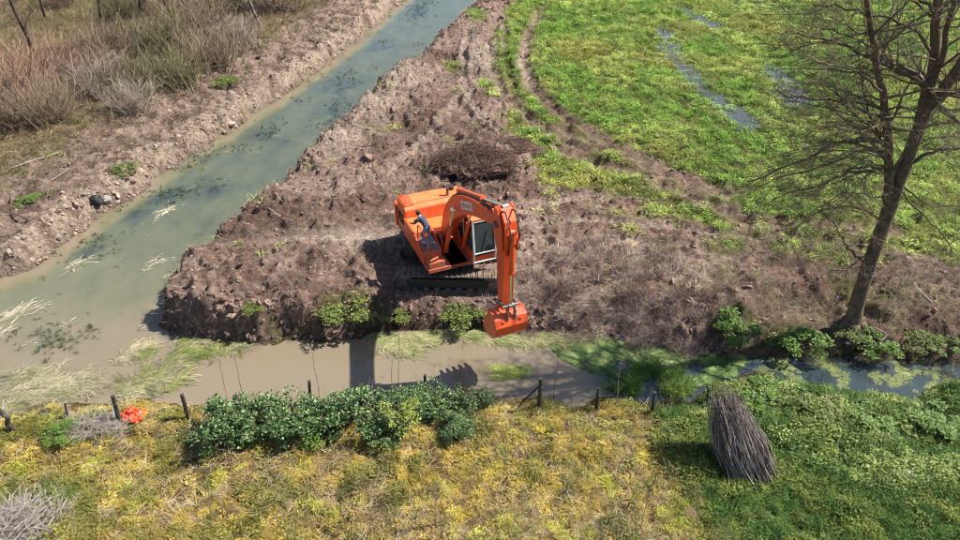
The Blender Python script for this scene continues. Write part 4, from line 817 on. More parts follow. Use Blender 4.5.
# ------------------------------------------------------------------ person on the deck of the machine
def make_person():
    J = {'pelvis': (0, 0, .76), 'waist': (.09, 0, .87), 'chest': (.26, 0, 1.02), 'collar': (.38, 0, 1.12), 'neck': (.44, 0, 1.18), 'skull': (.50, 0, 1.26), 'crown': (.52, 0, 1.36)}
    E_ = [('pelvis', 'waist', 'top'), ('waist', 'chest', 'top'), ('chest', 'collar', 'top'), ('collar', 'neck', 'skin'), ('neck', 'skull', 'skin'), ('skull', 'crown', 'skin')]
    R_ = dict(pelvis=.15, waist=.135, chest=.155, collar=.11, neck=.06, skull=.095, crown=.07)
    for s, nm, kx, fx in ((1, 'l', .16, .02), (-1, 'r', -.02, -.24)):
        J.update({nm + 'hip': (0, .09 * s, .70), nm + 'knee': (kx + .1, .12 * s, .42), nm + 'ank': (fx, .12 * s, .09), nm + 'heel': (fx - .04, .12 * s, .045), nm + 'toe': (fx + .17, .14 * s, .035)})
        R_.update({nm + 'hip': .10, nm + 'knee': .068, nm + 'ank': .05, nm + 'heel': .045, nm + 'toe': .038})
        E_ += [('pelvis', nm + 'hip', 'jeans'), (nm + 'hip', nm + 'knee', 'jeans'), (nm + 'knee', nm + 'ank', 'jeans'), (nm + 'ank', nm + 'heel', 'shoe'), (nm + 'ank', nm + 'toe', 'shoe')]
        ex_, ez, hx, hz = (.50, .88, .70, .80) if s == 1 else (.40, .84, .58, .70)
        J.update({nm + 'sho': (.35, .19 * s, 1.08), nm + 'elb': (ex_, .27 * s, ez), nm + 'wri': (hx, .22 * s, hz), nm + 'palm': (hx + .075, .215 * s, hz + .005)})
        R_.update({nm + 'sho': .072, nm + 'elb': .045, nm + 'wri': .031, nm + 'palm': .036})
        E_ += [('collar', nm + 'sho', 'top'), (nm + 'sho', nm + 'elb', 'top'), (nm + 'elb', nm + 'wri', 'top'), (nm + 'wri', nm + 'palm', 'skin')]
        for q, (dy, ln) in enumerate(((.030, .075), (.010, .088), (-.010, .080), (-.028, .062))):
            J[nm + 'f%d' % q] = (hx + .075 + ln * .6, .215 * s + dy, hz - .01); J[nm + 'g%d' % q] = (hx + .075 + ln, .215 * s + dy, hz - .045)
            R_[nm + 'f%d' % q] = .010; R_[nm + 'g%d' % q] = .008; E_ += [(nm + 'palm', nm + 'f%d' % q, 'skin'), (nm + 'f%d' % q, nm + 'g%d' % q, 'skin')]
        J[nm + 't'] = (hx + .07, .215 * s - .055 * s, hz - .01); R_[nm + 't'] = .011; E_ += [(nm + 'wri', nm + 't', 'skin')]
    names = list(J); me = bpy.data.meshes.new('person'); me.from_pydata([J[k] for k in names], [(names.index(a), names.index(b)) for a, b, c in E_], [])
    tmp = bpy.data.objects.new('person_skeleton', me); C.objects.link(tmp)
    sk = tmp.modifiers.new('skin', 'SKIN'); sk.use_smooth_shade = True; tmp.modifiers.new('sub', 'SUBSURF').levels = 1
    for i, k in enumerate(names):
        sv = me.skin_vertices[0].data[i]; sv.radius = (R_[k], R_[k]); sv.use_root = (k == 'pelvis')
    dg = bpy.context.evaluated_depsgraph_get(); dg.update(); m2 = bpy.data.meshes.new_from_object(tmp.evaluated_get(dg)); m2.name = 'person'
    bpy.data.objects.remove(tmp)
    mats = [mat('skin_tone', (.45, .27, .19), .6, 0, .05), mat('navy_jacket', (.045, .055, .095), .85, 0, .25, 12, .2, 40), mat('blue_jeans', (.12, .20, .34), .9, 0, .3, 14, .2, 60), mat('white_shoe', (.62, .62, .60), .7, 0, .1)]
    m2.materials.clear()
    for m in mats: m2.materials.append(m)
    key = dict(skin=0, top=1, jeans=2, shoe=3); A = np.array([J[a] for a, b, c in E_]); Bq = np.array([J[b] for a, b, c in E_]); kk = np.array([key[c] for a, b, c in E_])
    for p in m2.polygons:
        c = np.array(p.center); ab = Bq - A; t = np.clip(((c - A) * ab).sum(1) / ((ab ** 2).sum(1) + 1e-9), 0, 1); i = np.argmin(np.linalg.norm(A + ab * t[:, None] - c, axis=1)); mi = int(kk[i])
        if mi == 1 and c[2] < .78 and c[0] < .16: mi = 2
        p.material_index = mi; p.use_smooth = True
    return m2, J
pm_, PJ = make_person()
ld = Matrix.Rotation(-(PI / 2 - EX_HEAD), 4, 'Z'); deckp = Vector(EX_POS) + ld @ Vector((.60, -.95, 1.805))
per = link('person', pm_, None, deckp, (0, 0, math.radians(140))); per.scale = (.88, .88, .88)
tag(per, 'person in navy jacket and blue jeans leaning towards the hood on the machine deck', 'person')
HAIR = mat('dark_hair', (.025, .018, .014), .7, 0, .3, 30, .4, 80)
bm = bmesh.new(); bmesh.ops.create_icosphere(bm, subdivisions=3, radius=.108)
for v in bm.verts: v.co = Vector((v.co.x * 1.02 - .012, v.co.y * .95, v.co.z * 1.0))
bmesh.ops.delete(bm, geom=[v for v in bm.verts if v.co.x > .055 and v.co.z < .045 or v.co.z < -.07], context='VERTS')
me = bpy.data.meshes.new('hair'); bm.to_mesh(me); bm.free(); me.materials.append(HAIR); link('hair', me, per, (.515, 0, 1.305))
FO = (.23, 0, -.362)
g = Geo(); g.add([(.36, -.012, 1.66), (.36, .012, 1.66), (.392, 0, 1.625), (.36, -.016, 1.615), (.36, .016, 1.615)], [(0, 1, 2), (0, 2, 3), (1, 4, 2), (3, 2, 4)]); g.build('nose', MATS['skin_tone'], per, FO)
for s in (-1, 1):
    g = Geo(); g.tube([(.345, s * .038, 1.665), (.362, s * .038, 1.665)], .012, 8); g.build('eye', DARK, per, FO)
    g = Geo(); g.tube([(.27, s * .095, 1.60), (.265, s * .115, 1.63), (.265, s * .11, 1.67)], .014, 6); g.build('ear', MATS['skin_tone'], per, FO)
g = Geo(); g.tube([(.352, -.025, 1.585), (.360, 0, 1.583), (.352, .025, 1.585)], .007, 5); g.build('mouth', mat('lips', (.32, .12, .10), .6), per, FO)

# ------------------------------------------------------------------ big bare tree on the right bank
BARK = mat('rough_bark', (.125, .095, .068), .9, 0, .45, 5, .9, 22, .2, dirt=((.12, .13, .055), .60, 3.0))
TWIGB = mat('twig_bark', (.15, .115, .08), .9, 0, .3, 4)
def wig(a, b, n, amp, r, sag=0.0):
    t = np.linspace(0, 1, n + 1)[:, None]; P = a + (b - a) * t; L = np.linalg.norm(b - a)
    w = r.normal(0, amp * L, (n + 1, 3)); w[0] = 0; w = np.cumsum(w, 0) * .5; w -= w * 0
    P = P + w * np.minimum(1, t * 3); P[:, 2] += sag * L * np.sin(t[:, 0] * PI); return P
def sprout(g, P, rad, r, level, nchild, lenf, maxl, droop=.0, up=.25):
    """side shoots along a polyline"""
    n = len(P); Ltot = np.linalg.norm(np.diff(P, axis=0), axis=1).sum()
    for c in range(nchild):
        t = r.uniform(.15, 1.0) * (n - 1); i = min(int(t), n - 2); p0 = P[i] + (P[i + 1] - P[i]) * (t - i); d = P[i + 1] - P[i]; d = d / (np.linalg.norm(d) + 1e-9)
        q = r.normal(0, 1, 3); q -= d * q.dot(d); q /= np.linalg.norm(q) + 1e-9
        dd = d * r.uniform(.35, .9) + q * r.uniform(.6, 1.1); dd[2] += up * r.uniform(0, 1) - droop; dd /= np.linalg.norm(dd)
        l = min(maxl, Ltot * lenf * r.uniform(.45, 1.15) * (1.15 - .55 * t / (n - 1))); r0 = max(.0052, np.interp(t, range(n), rad) * r.uniform(.32, .5))
        m_ = 4 if level < 2 else 3; Q = wig(p0, p0 + dd * l, m_, .07, r, r.uniform(-.12, .1)); rr = np.linspace(r0, max(.003, r0 * .3), len(Q))
        g.tube(Q, rr, 4 if r0 > .02 else 3, cap=False)
        if level < 3: sprout(g, Q, rr, r, level + 1, [0, 6, 5, 3][level] if level else 6, .5, maxl * .6, droop * .6, up)
def W_(pts, Y0, Y1=None):
    ysx = np.linspace(Y0, Y0 if Y1 is None else Y1, len(pts)); return np.array([at_y(u, v, yy) for (u, v), yy in zip(pts, ysx)])
tb_ = ground(851, 326); TY = tb_[1]; r = np.random.default_rng(5)
tree = thing('bare_tree', 'tall leafless tree with thick dark leaning trunk on the right ditch bank', 'tree', tuple(tb_), 0)
o3 = np.array(tb_)
def smoothline(P, k=4):
    P = np.asarray(P, float)
    for _ in range(2):
        Q = [P[0]]
        for a, b in zip(P[:-1], P[1:]): Q += [a * .75 + b * .25, a * .25 + b * .75]
        P = np.array(Q + [P[-1]])
    return P
limbs = [  # sight-line path, start and end distance, base radius, end radius
    ([(888, 212), (889, 170), (888, 128), (880, 70), (868, 10), (860, -60)], TY, TY - .8, .20, .06),
    ([(922, 118), (934, 65), (938, 0), (944, -80)], TY, TY + .6, .25, .10),
    ([(920, 122), (944, 88), (962, 64), (1000, 10), (1030, -60)], TY, TY - 1.2, .24, .08),
    ([(934, 80), (947, 40), (953, 0), (960, -60)], TY, TY - 1.0, .12, .05),
    ([(930, 88), (905, 72), (880, 63), (853, 50), (820, 37), (790, 34)], TY, TY - .8, .10, .02),
    ([(888, 143), (868, 139), (847, 140), (820, 150), (795, 163), (747, 182)], TY - .3, TY - 1.6, .09, .02),
    ([(889, 168), (868, 166), (845, 172), (825, 182), (810, 196)], TY - .1, TY - 1.4, .07, .015),
    ([(863, 262), (852, 252), (843, 243), (839, 228), (830, 218), (818, 210)], TY, TY - 1.2, .06, .012),
    ([(905, 166), (925, 155), (945, 149), (970, 146), (1010, 130)], TY, TY - .7, .09, .02),
    ([(889, 110), (860, 102), (825, 100), (790, 97), (770, 90)], TY - .2, TY + 1.4, .06, .015),
    ([(886, 100), (868, 78), (845, 66), (820, 62), (795, 60)], TY - .4, TY - 2.2, .055, .015),
    ([(935, 55), (915, 30), (885, 18), (850, 8), (815, 5)], TY + .2, TY - 1.0, .07, .02),
    ([(900, 185), (918, 200), (940, 208), (965, 205)], TY, TY - .9, .05, .012),
    ([(887, 150), (872, 120), (862, 85), (858, 40)], TY - .2, TY + .6, .06, .015),
    ([(938, 15), (915, -10), (880, -25), (840, -40)], TY + .3, TY + .2, .07, .02),
    ([(889, 130), (876, 135), (858, 118), (842, 100), (830, 78)], TY - .2, TY - .6, .05, .012),
    ([(925, 100), (950, 110), (975, 112), (1000, 120)], TY, TY + 1.0, .06, .015),
]
limbs += [([(889, 172), (862, 168), (830, 182), (795, 192), (762, 205)], TY, TY - 1.0, .05, .012), ([(884, 222), (862, 208), (835, 205), (808, 216), (790, 238)], TY, TY - 1.5, .045, .01), ([(872, 250), (850, 268), (830, 272), (812, 285)], TY, TY - 1.0, .035, .01), ([(889, 150), (850, 152), (815, 170), (780, 176), (752, 190)], TY, TY + 1.2, .05, .012), ([(898, 188), (925, 215), (945, 238), (955, 255)], TY, TY - .8, .04, .01), ([(888, 200), (850, 190), (820, 205), (800, 225)], TY, TY + 1.0, .04, .01)]
for k in range(16):
    v0 = 30 + 150 * (k / 15); u0 = np.interp(v0, [0, 110, 165, 215], [866, 888, 890, 888]) if k % 3 else np.interp(v0, [0, 65, 118, 162, 212], [938, 934, 922, 906, 888]); du = -r.uniform(60, 125) if k % 4 else r.uniform(30, 60); dv = r.uniform(-30, 22)
    limbs.append(([(u0, v0), (u0 + du * .3, v0 + dv * .2 - 8), (u0 + du * .65, v0 + dv * .6 - 6), (u0 + du, v0 + dv)], TY, TY + r.uniform(-1.8, 1.5), .038, .01))
tp = smoothline(W_([(851, 330), (858, 300), (868, 268), (888, 212), (906, 162), (924, 116)], TY)) - o3
g = Geo(); rr = np.interp(np.linspace(0, 1, len(tp)), [0, .05, .18, .5, 1], [.46, .34, .255, .215, .17]); tp[0][2] -= .3; g.tube(tp, rr * (1 + .05 * np.sin(np.arange(len(tp)) * 2.3)), 12, cap=False)
for k in range(6):
    a = k * PI / 3 + .3; g.tube([tp[1] + np.array([math.cos(a) * .25, math.sin(a) * .25, .35]), tp[1] + np.array([math.cos(a) * .55, math.sin(a) * .55, -.05]), tp[1] + np.array([math.cos(a) * .95, math.sin(a) * .8, -.35])], [.16, .13, .05], 6)
g.build('trunk', BARK, tree, smooth=True)
crown = Geo()
for i, (pts, Ya, Yb, ra, rb) in enumerate(limbs):
    P = smoothline(W_(pts, Ya, Yb)) - o3; P[2:] += r.normal(0, .03, P[2:].shape); rad = np.linspace(ra, rb, len(P)) * .8; g = Geo(); g.tube(P, rad, 8 if ra > .15 else 6, cap=False); g.build('limb', BARK, tree, smooth=True)
    L = np.linalg.norm(np.diff(P, axis=0), axis=1).sum(); sprout(crown, P, rad, r, 1, int(5 + L * 1.9) if ra > .04 else 9, .55, 2.6, .16, .22)
crown.build('crown', TWIGB, tree)

# ------------------------------------------------------------------ slender bare trees in the scrub at the top left
GREYBARK = mat('grey_bark', (.20, .175, .15), .9, 0, .35, 4, .5, 20, .2); DKBARK = mat('dark_bark', (.085, .07, .058), .9, 0, .35, 4, .5, 20, .2)
for (bu, bv, tu, tv, yo, rad, m_, lab) in [
    (37, 57, 6, -8, 1.5, .15, DKBARK, 'dark slender tree leaning left above a green patch, nearest the top left corner'),
    (46, 20, 36, -14, .5, .12, DKBARK, 'slender bare tree behind the leaning one at the top left'),
    (101, 22, 94, -24, .5, .12, DKBARK, 'thin bare tree between the green patch and the brown scrub'),
    (143, 44, 140, -40, .2, .16, DKBARK, 'straight dark bare tree standing alone in the brown scrub'),
    (146, 70, 134, 34, .4, .06, GREYBARK, 'pale dead sapling leaning in front of the straight dark tree'),
    (168, 18, 158, -16, .5, .11, DKBARK, 'leaning bare tree right of the straight dark tree'),
    (262, 32, 244, -12, 1.0, .12, GREYBARK, 'pale leaning tree by the earth hollow near the canal top'),
    (91, 64, 92, 34, .1, .05, DKBARK, 'short bare sapling rising from reddish scrub'),
    (17, 78, 5, 58, .3, .05, GREYBARK, 'short pale broken stem in scrub at the left edge')]:
    b = ground(bu, bv); t_ = at_y(tu, tv, b[1] - yo); d = t_ - b; big = rad > .08
    e_ = b + d * (1.6 if big else 1.0)
    t0 = thing('slender_tree', lab, 'tree', tuple(b), 0, 'bare trees in the left scrub'); g = Geo(); P = wig(np.zeros(3), e_ - b, 7, .012, r); P[0][2] -= .2; g.tube(P, np.linspace(rad, rad * .35, 8), 7, cap=False); g.build('trunk', m_, t0, smooth=True)
    g = Geo(); sprout(g, P, np.linspace(rad * .7, rad * .3, 8), r, 2 if not big else 1, 22 if big else 8, .3, 1.8, 0, .5); g.build('crown', TWIGB if m_ is DKBARK else GREYBARK, t0)

# ------------------------------------------------------------------ leafless scrub bushes on the left bank
def bare_bush_mesh(nm, seed, n=110, hgt=1.9, spread=.35, lean=.75):
    r = np.random.default_rng(seed); g = Geo()
    for i in range(n):
        a = r.uniform(0, 2 * PI); l = hgt * r.uniform(.5, 1.1); d = np.array([math.cos(a) * lean * r.uniform(.1, 1), math.sin(a) * lean * r.uniform(.1, 1), 1]); b = np.array([r.normal(0, spread), r.normal(0, spread), -.1])
        P = wig(b, b + d / np.linalg.norm(d) * l, 4, .035, r); rd = r.uniform(.010, .02); g.tube(P, np.linspace(rd, .007, 5), 3, cap=False); sprout(g, P, np.linspace(rd * 1.3, .009, 5), r, 3, 9, .34, .7, 0, .3)
    me = bpy.data.meshes.new(nm); me.from_pydata(np.concatenate(g.v).tolist(), [], g.f); return me
BUSHM = [bare_bush_mesh('branches', 501 + i, 150, 1.9 - .25 * (i % 2)) for i in range(3)]
BCOL = {'red': mat('reddish_stems', (.24, .15, .105), .9, 0, .3, 5), 'brown': mat('brown_stems', (.21, .155, .105), .9, 0, .3, 5), 'grey': mat('grey_stems', (.31, .25, .20), .9, 0, .25, 5), 'olive': mat('olive_stems', (.16, .145, .075), .9, 0, .3, 5)}
BMESH = {}
for i, (u, v, s_, c_, lab) in enumerate([
    (25, 100, 1.5, 'red', 'big reddish-brown leafless bush at the left edge above the bank'), (68, 72, 1.15, 'red', 'rusty leafless bush beside the short sapling'),
    (10, 128, 1.1, 'brown', 'brown leafless bush low at the left edge'), (50, 122, 1.1, 'brown', 'brown leafless bush right of the big reddish one'), (92, 78, 1.0, 'red', 'dark red bush just right of the short sapling'),
    (112, 62, 1.3, 'brown', 'brown bush left of the straight dark tree'), (105, 96, 1.1, 'grey', 'pale grey leafless bush above the bank break'), (140, 92, 1.2, 'olive', 'dark olive bush at the foot of the pale sapling'),
    (135, 112, .9, 'grey', 'grey dry bush lowest above the bare earth'), (165, 55, 1.4, 'olive', 'large olive bush right of the straight dark tree'), (178, 84, 1.2, 'olive', 'olive bush above the spoil heap'),
    (200, 36, 1.5, 'brown', 'large brown bush in the middle of the upper scrub'), (212, 66, 1.2, 'brown', 'brown bush over the left bank slope'), (238, 45, 1.1, 'grey', 'greyish bush left of the pale leaning tree'),
    (232, 12, 1.6, 'olive', 'large bush at the top edge of the scrub'), (275, 12, 1.2, 'brown', 'brown bush at the top edge nearest the canal'), (185, 8, 1.5, 'brown', 'wide brown bush at the top edge left of the pale tree'), (130, 20, 1.2, 'olive', 'olive bush behind the straight dark tree'), (62, 8, 1.0, 'brown', 'small brown bush at the top edge in the green patch')]):
    b = ground(u, v); k = (i % 3, c_)
    if k not in BMESH: BMESH[k] = BUSHM[k[0]].copy(); BMESH[k].materials.append(BCOL[c_])
    o = link('bare_bush', BMESH[k], None, tuple(b), (0, 0, r.uniform(0, 6))); o.scale = (s_ * 1.7, s_ * 1.6, s_ * 1.2); tag(o, lab, 'bush', 'leafless bushes on the left bank')

# ------------------------------------------------------------------ leafy shrubs
def shrub_mesh(nm, seed, nleaf, L, hgt, clumps=16, wl=.55):
    r = np.random.default_rng(seed); g = Geo(); st = Geo()
    for c in range(clumps):
        a = r.uniform(0, 2 * PI); q = math.sqrt(r.uniform(0, 1)) * .8; ctr = np.array([math.cos(a) * q, math.sin(a) * q, hgt * (1 - .55 * q * q) * r.uniform(.35, 1.12)]); cr = r.uniform(.11, .32)
        st.tube(wig(np.array([ctr[0] * .25, ctr[1] * .25, -.1]), ctr, 3, .05, r), [.018, .014, .01, .006], 4, cap=False)
        for i in range(nleaf // clumps):
            d = r.normal(0, 1, 3); d /= np.linalg.norm(d); d[2] = abs(d[2]) * .8 + d[2] * .2; p = ctr + d * cr * r.uniform(.45, 1.05) * np.array([1, 1, .8])
            dd = d + r.normal(0, .5, 3); dd[2] *= .5; up = d * .7 + np.array([0, 0, .8]) + r.normal(0, .25, 3); up /= np.linalg.norm(up)
            ls = L * r.choice([.5, .7, .9, 1.2, 1.5]); g.leaf(p, dd, up, ls, ls * wl)
    for c in range(26):
        a = r.uniform(0, 2 * PI); q = r.uniform(.3, 1.0); e = np.array([math.cos(a) * q, math.sin(a) * q, hgt * r.uniform(.7, 1.25)]); st.tube(wig(e * np.array([.3, .3, .3]), e, 3, .06, r), [.010, .008, .006, .004], 3, cap=False)
    a = bpy.data.meshes.new(nm); a.from_pydata(np.concatenate(g.v).tolist(), [], g.f); b = bpy.data.meshes.new('stems'); b.from_pydata(np.concatenate(st.v).tolist(), [], st.f); b.materials.append(TWIGB); return a, b
LM = {'dark': leaf_mat('dark_green_leaf', [(.018, .045, .012), (.03, .075, .02), (.05, .11, .026), (.10, .165, .045), (.27, .32, .15)], rough=.6, trans=.12), 'mid': leaf_mat('mid_green_leaf', [(.055, .13, .02), (.11, .20, .03), (.20, .27, .05)]),
      'yellow': leaf_mat('yellow_green_leaf', [(.12, .19, .04), (.28, .33, .06), (.45, .45, .10)]), 'bank': leaf_mat('bank_leaf', [(.045, .085, .018), (.11, .165, .03), (.20, .25, .05), (.22, .19, .08)])}
SH = {(k, j): shrub_mesh('foliage', 600 + 10 * j + hash_, n, L, h, cl) for hash_, (k, n, L, h, cl) in enumerate([('dark', 3400, .085, .85, 40), ('mid', 2400, .085, .75, 16), ('yellow', 1700, .075, .8, 14), ('bank', 2600, .08, .6, 18)]) for j in range(3)}
for k, (a, b) in SH.items(): a.materials.append(LM[k[0]])
SHN = [0]
def shrub(u, v, s_, k, j, lab, grp, sz=1.0, name='leafy_shrub'):
    b = ground(u, v); t0 = thing(name, lab, 'shrub', tuple(b), r.uniform(0, 6), grp); t0.scale = (s_, s_, s_ * sz) if grp != FS else (s_ * 1.28, s_ * 1.2, s_ * sz * 1.2); a, st = SH[(k, SHN[0] % 3)]; SHN[0] += 1; link('foliage', a, t0); link('stems', st, t0); return t0
FS = 'dark shrubs along the fence'
for a in [(228, 436, .92, 'dark', 0, 'leftmost dark green shrub of the fence row, with a few yellow shoots', FS, 1.15), (262, 428, .75, 'dark', 1, 'dark shrub second from the left in the fence row', FS, 1.1), (296, 430, .85, 'dark', 0, 'dark leafy shrub just left of the post rising mid-row', FS, 1.0),
          (334, 424, .80, 'dark', 1, 'dark shrub between the posts left of the boom shadow', FS, 1.1), (368, 424, .82, 'dark', 0, 'dark shrub just below the shadow of the boom', FS, 1.15), (402, 428, .62, 'yellow', 0, 'pale yellow-green shrub in the middle of the dark row', FS, 1.6),
          (408, 416, .7, 'dark', 1, 'dark shrub right behind the yellow-green one', FS, 1.1), (388, 438, .6, 'dark', 1, 'dark low shrub before the yellow-green one', FS, 1.0), (432, 414, .72, 'dark', 0, 'upper dark shrub below the bucket shadow', FS, 1.1), (456, 434, .52, 'dark', 1, 'low front shrub near the right end of the row', FS, 1.1), (466, 408, .55, 'dark', 1, 'dark shrub next to last at the row end', FS, 1.1), (484, 407, .34, 'dark', 0, 'small upright shrub at the right end of the row', FS, 1.5), (318, 438, .55, 'mid', 0, 'brighter green low shrub in front of the dark row', FS, .9), (245, 440, .5, 'mid', 1, 'small mid-green shrub before the leftmost dark shrub', FS, .9)]: shrub(*a)
BS = 'green shrubs on the ditch bank'
for a in [(348, 318, 1.15, 'bank', 0, 'green bush on the bank left of the boom shadow', BS, .75), (395, 322, .7, 'bank', 1, 'low bush on the bank in the shadow of the boom', BS, .7), (464, 322, 1.0, 'bank', 1, 'green bush on the bank left of the hanging bucket', BS, .75), (735, 336, 1.0, 'mid', 0, 'green bush on the right bank between brush and tree', BS, .9), (797, 346, 1.05, 'mid', 1, 'bright green bush left of the tree foot', BS, .85),
          (872, 348, .95, 'mid', 0, 'green bush right of the tree foot', BS, .8), (850, 340, .6, 'bank', 0, 'low bush wrapped around the tree foot', BS, .9), (918, 348, .8, 'bank', 1, 'dark bush in the bank hollow right of the tree', BS, .9), (948, 352, .8, 'mid', 1, 'green bush at the right edge above the water', BS, .8), (65, 440, .62, 'mid', 0, 'small green shrub at the second fence post from the left', BS, .8), (765, 400, .9, 'mid', 1, 'bright green mound of herbs at the near water edge', BS, .55), (825, 412, .9, 'bank', 0, 'broad green shrub on the near bank right of the stalk sheaf', BS, .6), (930, 425, 1.0, 'mid', 0, 'green shrub on the near bank at the right edge', BS, .6), (865, 430, .9, 'mid', 1, 'green shrub in the lush patch right of the sheaf', BS, .5),
          (255, 312, .5, 'bank', 1, 'small green sprout on the steep dug bank', BS, .7), (30, 205, .7, 'mid', 0, 'small green bush on the left bank near the canal edge', BS, .7), (125, 172, .8, 'bank', 1, 'low green shrub on the left bank slope', BS, .6), (225, 85, 1.1, 'bank', 0, 'grey green shrub high on the left bank slope', BS, .6)]: shrub(*a)

# ------------------------------------------------------------------ fence posts
POSTW = mat('weathered_dark_post', (.055, .048, .042), .9, 0, .4, 6, .6, 30, .2); POSTL = mat('weathered_grey_post', (.20, .18, .16), .9, 0, .35, 6, .6, 30, .2)
for i, (bu, bv, tu, tv, rad, lab) in enumerate([
    (15, 433, 0, 411, .075, 'crooked dark fence post at the far left end of the row'), (68, 420, 65, 402, .05, 'grey wooden fence post second from the left end'), (121, 425, 113, 396, .065, 'dark fence post just left of the red bag'), (189, 420, 182, 394, .06, 'dark fence post between the red bag and the shrub row'),
    (310, 404, 309, 381, .055, 'dark post rising from the middle of the shrub row'), (363, 404, 363, 384, .05, 'post standing in the boom shadow'), (425, 398, 425, 375, .05, 'post left of the bucket shadow'), (539, 410, 541, 378, .065, 'dark post right of the shrub row, with leaning brace'), (596, 412, 598, 388, .055, 'short dark post right of the braced post'), (652, 412, 655, 392, .055, 'short post near the ditch left of the stalk sheaf'), (705, 404, 709, 388, .045, 'thin post half hidden behind the stalk sheaf')]):
    b = ground(bu, bv); t_ = at_y(tu, tv, b[1]); P = wig(np.zeros(3), t_ - b, 5, .03 if i == 0 else .008, r); P[0][2] -= .3
    if i == 0: P[3] += np.array([.12, 0, .05])
    p0 = thing('fence_post', lab, 'fence post', tuple(b), 0, 'posts of the old fence by the ditch'); g = Geo(); g.tube(P, np.linspace(rad * 1.08, rad * .92, 6) * (1 + r.normal(0, .05, 6)), 8); g.build('post_shaft', POSTL if i == 1 else POSTW, p0)
    g = Geo(); a_ = P[4] * .7 + P[3] * .3; g.tube([a_ + np.array([math.cos(q), math.sin(q), 0]) * (rad + .006) for q in np.linspace(0, 2 * PI, 12)], .006, 4); g.build('wire_loop', STEEL, p0)
    if i == 7: g = Geo(); bb = ground(520, 404) - b; g.tube([bb, P[4]], .03, 6); g.build('brace', POSTW, p0)

# ------------------------------------------------------------------ thin dry canes by the fence
CANE = mat('dry_cane', (.24, .19, .13), .85, 0, .3, 8)
for (bu, bv, tu, tv, lab) in [(244, 404, 233, 342, 'thin dry cane above the left of the shrub row'), (228, 402, 218, 350, 'shorter thin cane left of the row\'s tallest cane'), (321, 408, 313, 344, 'thin cane just left of the boom shadow'), (392, 404, 391, 352, 'thin cane right of the boom shadow'), (398, 404, 400, 330, 'taller thin cane beside the boom shadow'), (553, 402, 557, 348, 'thin upright cane right of the bucket'), (616, 408, 622, 362, 'thin cane before the sedge clump'), (212, 520, 204, 462, 'thin dry stalk standing in the golden field'), (436, 528, 437, 480, 'thin stalk standing at the bottom middle of the field'), (640, 532, 648, 492, 'thin stalk in the field below the stalk sheaf')]:
    b = ground(bu, bv); t_ = at_y(tu, tv, b[1]); g = Geo(); P = wig(np.zeros(3), t_ - b, 6, .012, r); g.tube(P, np.linspace(.016, .006, 7), 4); sprout(g, P[2:], np.linspace(.01, .005, 5), r, 3, 6, .22, .4, 0, .8)
    o = g.build('dry_cane', CANE, None, tuple(b)); tag(o, lab, 'cane', 'dry canes by the fence')

# ------------------------------------------------------------------ sheaf of dry stalks
STALK = [mat('stalk_grey', (.29, .245, .215), .85, 0, .3, 10), mat('stalk_dark', (.105, .082, .08), .9, 0, .3, 10), mat('stalk_pale', (.36, .31, .30), .8, 0, .2, 10)]
b = ground(748, 472); topw = (at_y(724, 402, b[1] + .75) - b)
sheaf = thing('stalk_sheaf', 'tall sheaf of dry purplish-grey stalks leaning on the near bank', 'sheaf', tuple(b))
for mi, nm, n in ((0, 'grey_stalks', 420), (1, 'dark_stalks', 420), (2, 'pale_stalks', 110)):
    g = Geo()
    for i in range(n):
        a = r.uniform(0, 2 * PI); q = math.sqrt(r.uniform(0, 1)); foot = np.array([math.cos(a) * .66 * q, math.sin(a) * .55 * q, -.05]) + np.array([r.normal(0, .12), r.normal(0, .12), abs(r.normal(0, .12))]); a2 = a + r.normal(0, .35); tp_ = topw * r.uniform(.62, 1.06) + np.array([math.cos(a2) * .44 * q, math.sin(a2) * .36 * q, r.normal(0, .22)]) + r.normal(0, .07, 3)
        m2_ = (foot + tp_) * .5 + np.array([math.cos(a), math.sin(a), 0]) * .10 * q + r.normal(0, .075, 3); g.tube([foot, m2_, tp_], np.array([.015, .012, .006]) * r.uniform(.7, 1.3), 4, cap=False)
        if i % 3 == 0: sprout(g, np.array([foot, m2_, tp_]), np.array([.013, .011, .006]), r, 3, 2, .16, .5, 0, .5)
    g.build(nm, STALK[mi], sheaf)

# ------------------------------------------------------------------ heaps of brushwood
def heap(u, v, rx, ry, h, n, L, rad, m_, name, lab, mound=None):
    b = ground(u, v); t0 = thing(name, lab, 'brush pile', tuple(b)); g = Geo()
    for i in range(n):
        a = r.uniform(0, 2 * PI); q = math.sqrt(r.uniform(0, 1)); c = np.array([math.cos(a) * q * rx, math.sin(a) * q * ry, h * (1 - q * q) * r.uniform(.2, 1.05)]); d = r.normal(0, 1, 3); d[2] *= .35; d /= np.linalg.norm(d); l = L * r.uniform(.4, 1.2)
        P = wig(c - d * l / 2, c + d * l / 2, 3, .06, r); P[:, 2] = np.maximum(P[:, 2], .0); rd = rad * r.uniform(.5, 1.4); g.tube(P, np.linspace(rd, rd * .4, 4), 4, cap=False); sprout(g, P, np.linspace(rd, rd * .4, 4), r, 3, 2, .5, .6, 0, .2)
    g.build('tangled_sticks', m_, t0)
    if mound:
        bm = bmesh.new(); bmesh.ops.create_icosphere(bm, subdivisions=4, radius=1)
        from mathutils import noise
        for v_ in bm.verts: k = 1 + .3 * noise.noise(v_.co * 2.2) + .22 * noise.noise(v_.co * 5.5); v_.co = Vector((v_.co.x * rx * .85 * k, v_.co.y * ry * .85 * k, v_.co.z * h * .5 * k))
        me = bpy.data.meshes.new('root_mass'); bm.to_mesh(me); bm.free(); me.materials.append(mound); link('root_mass', me, t0)
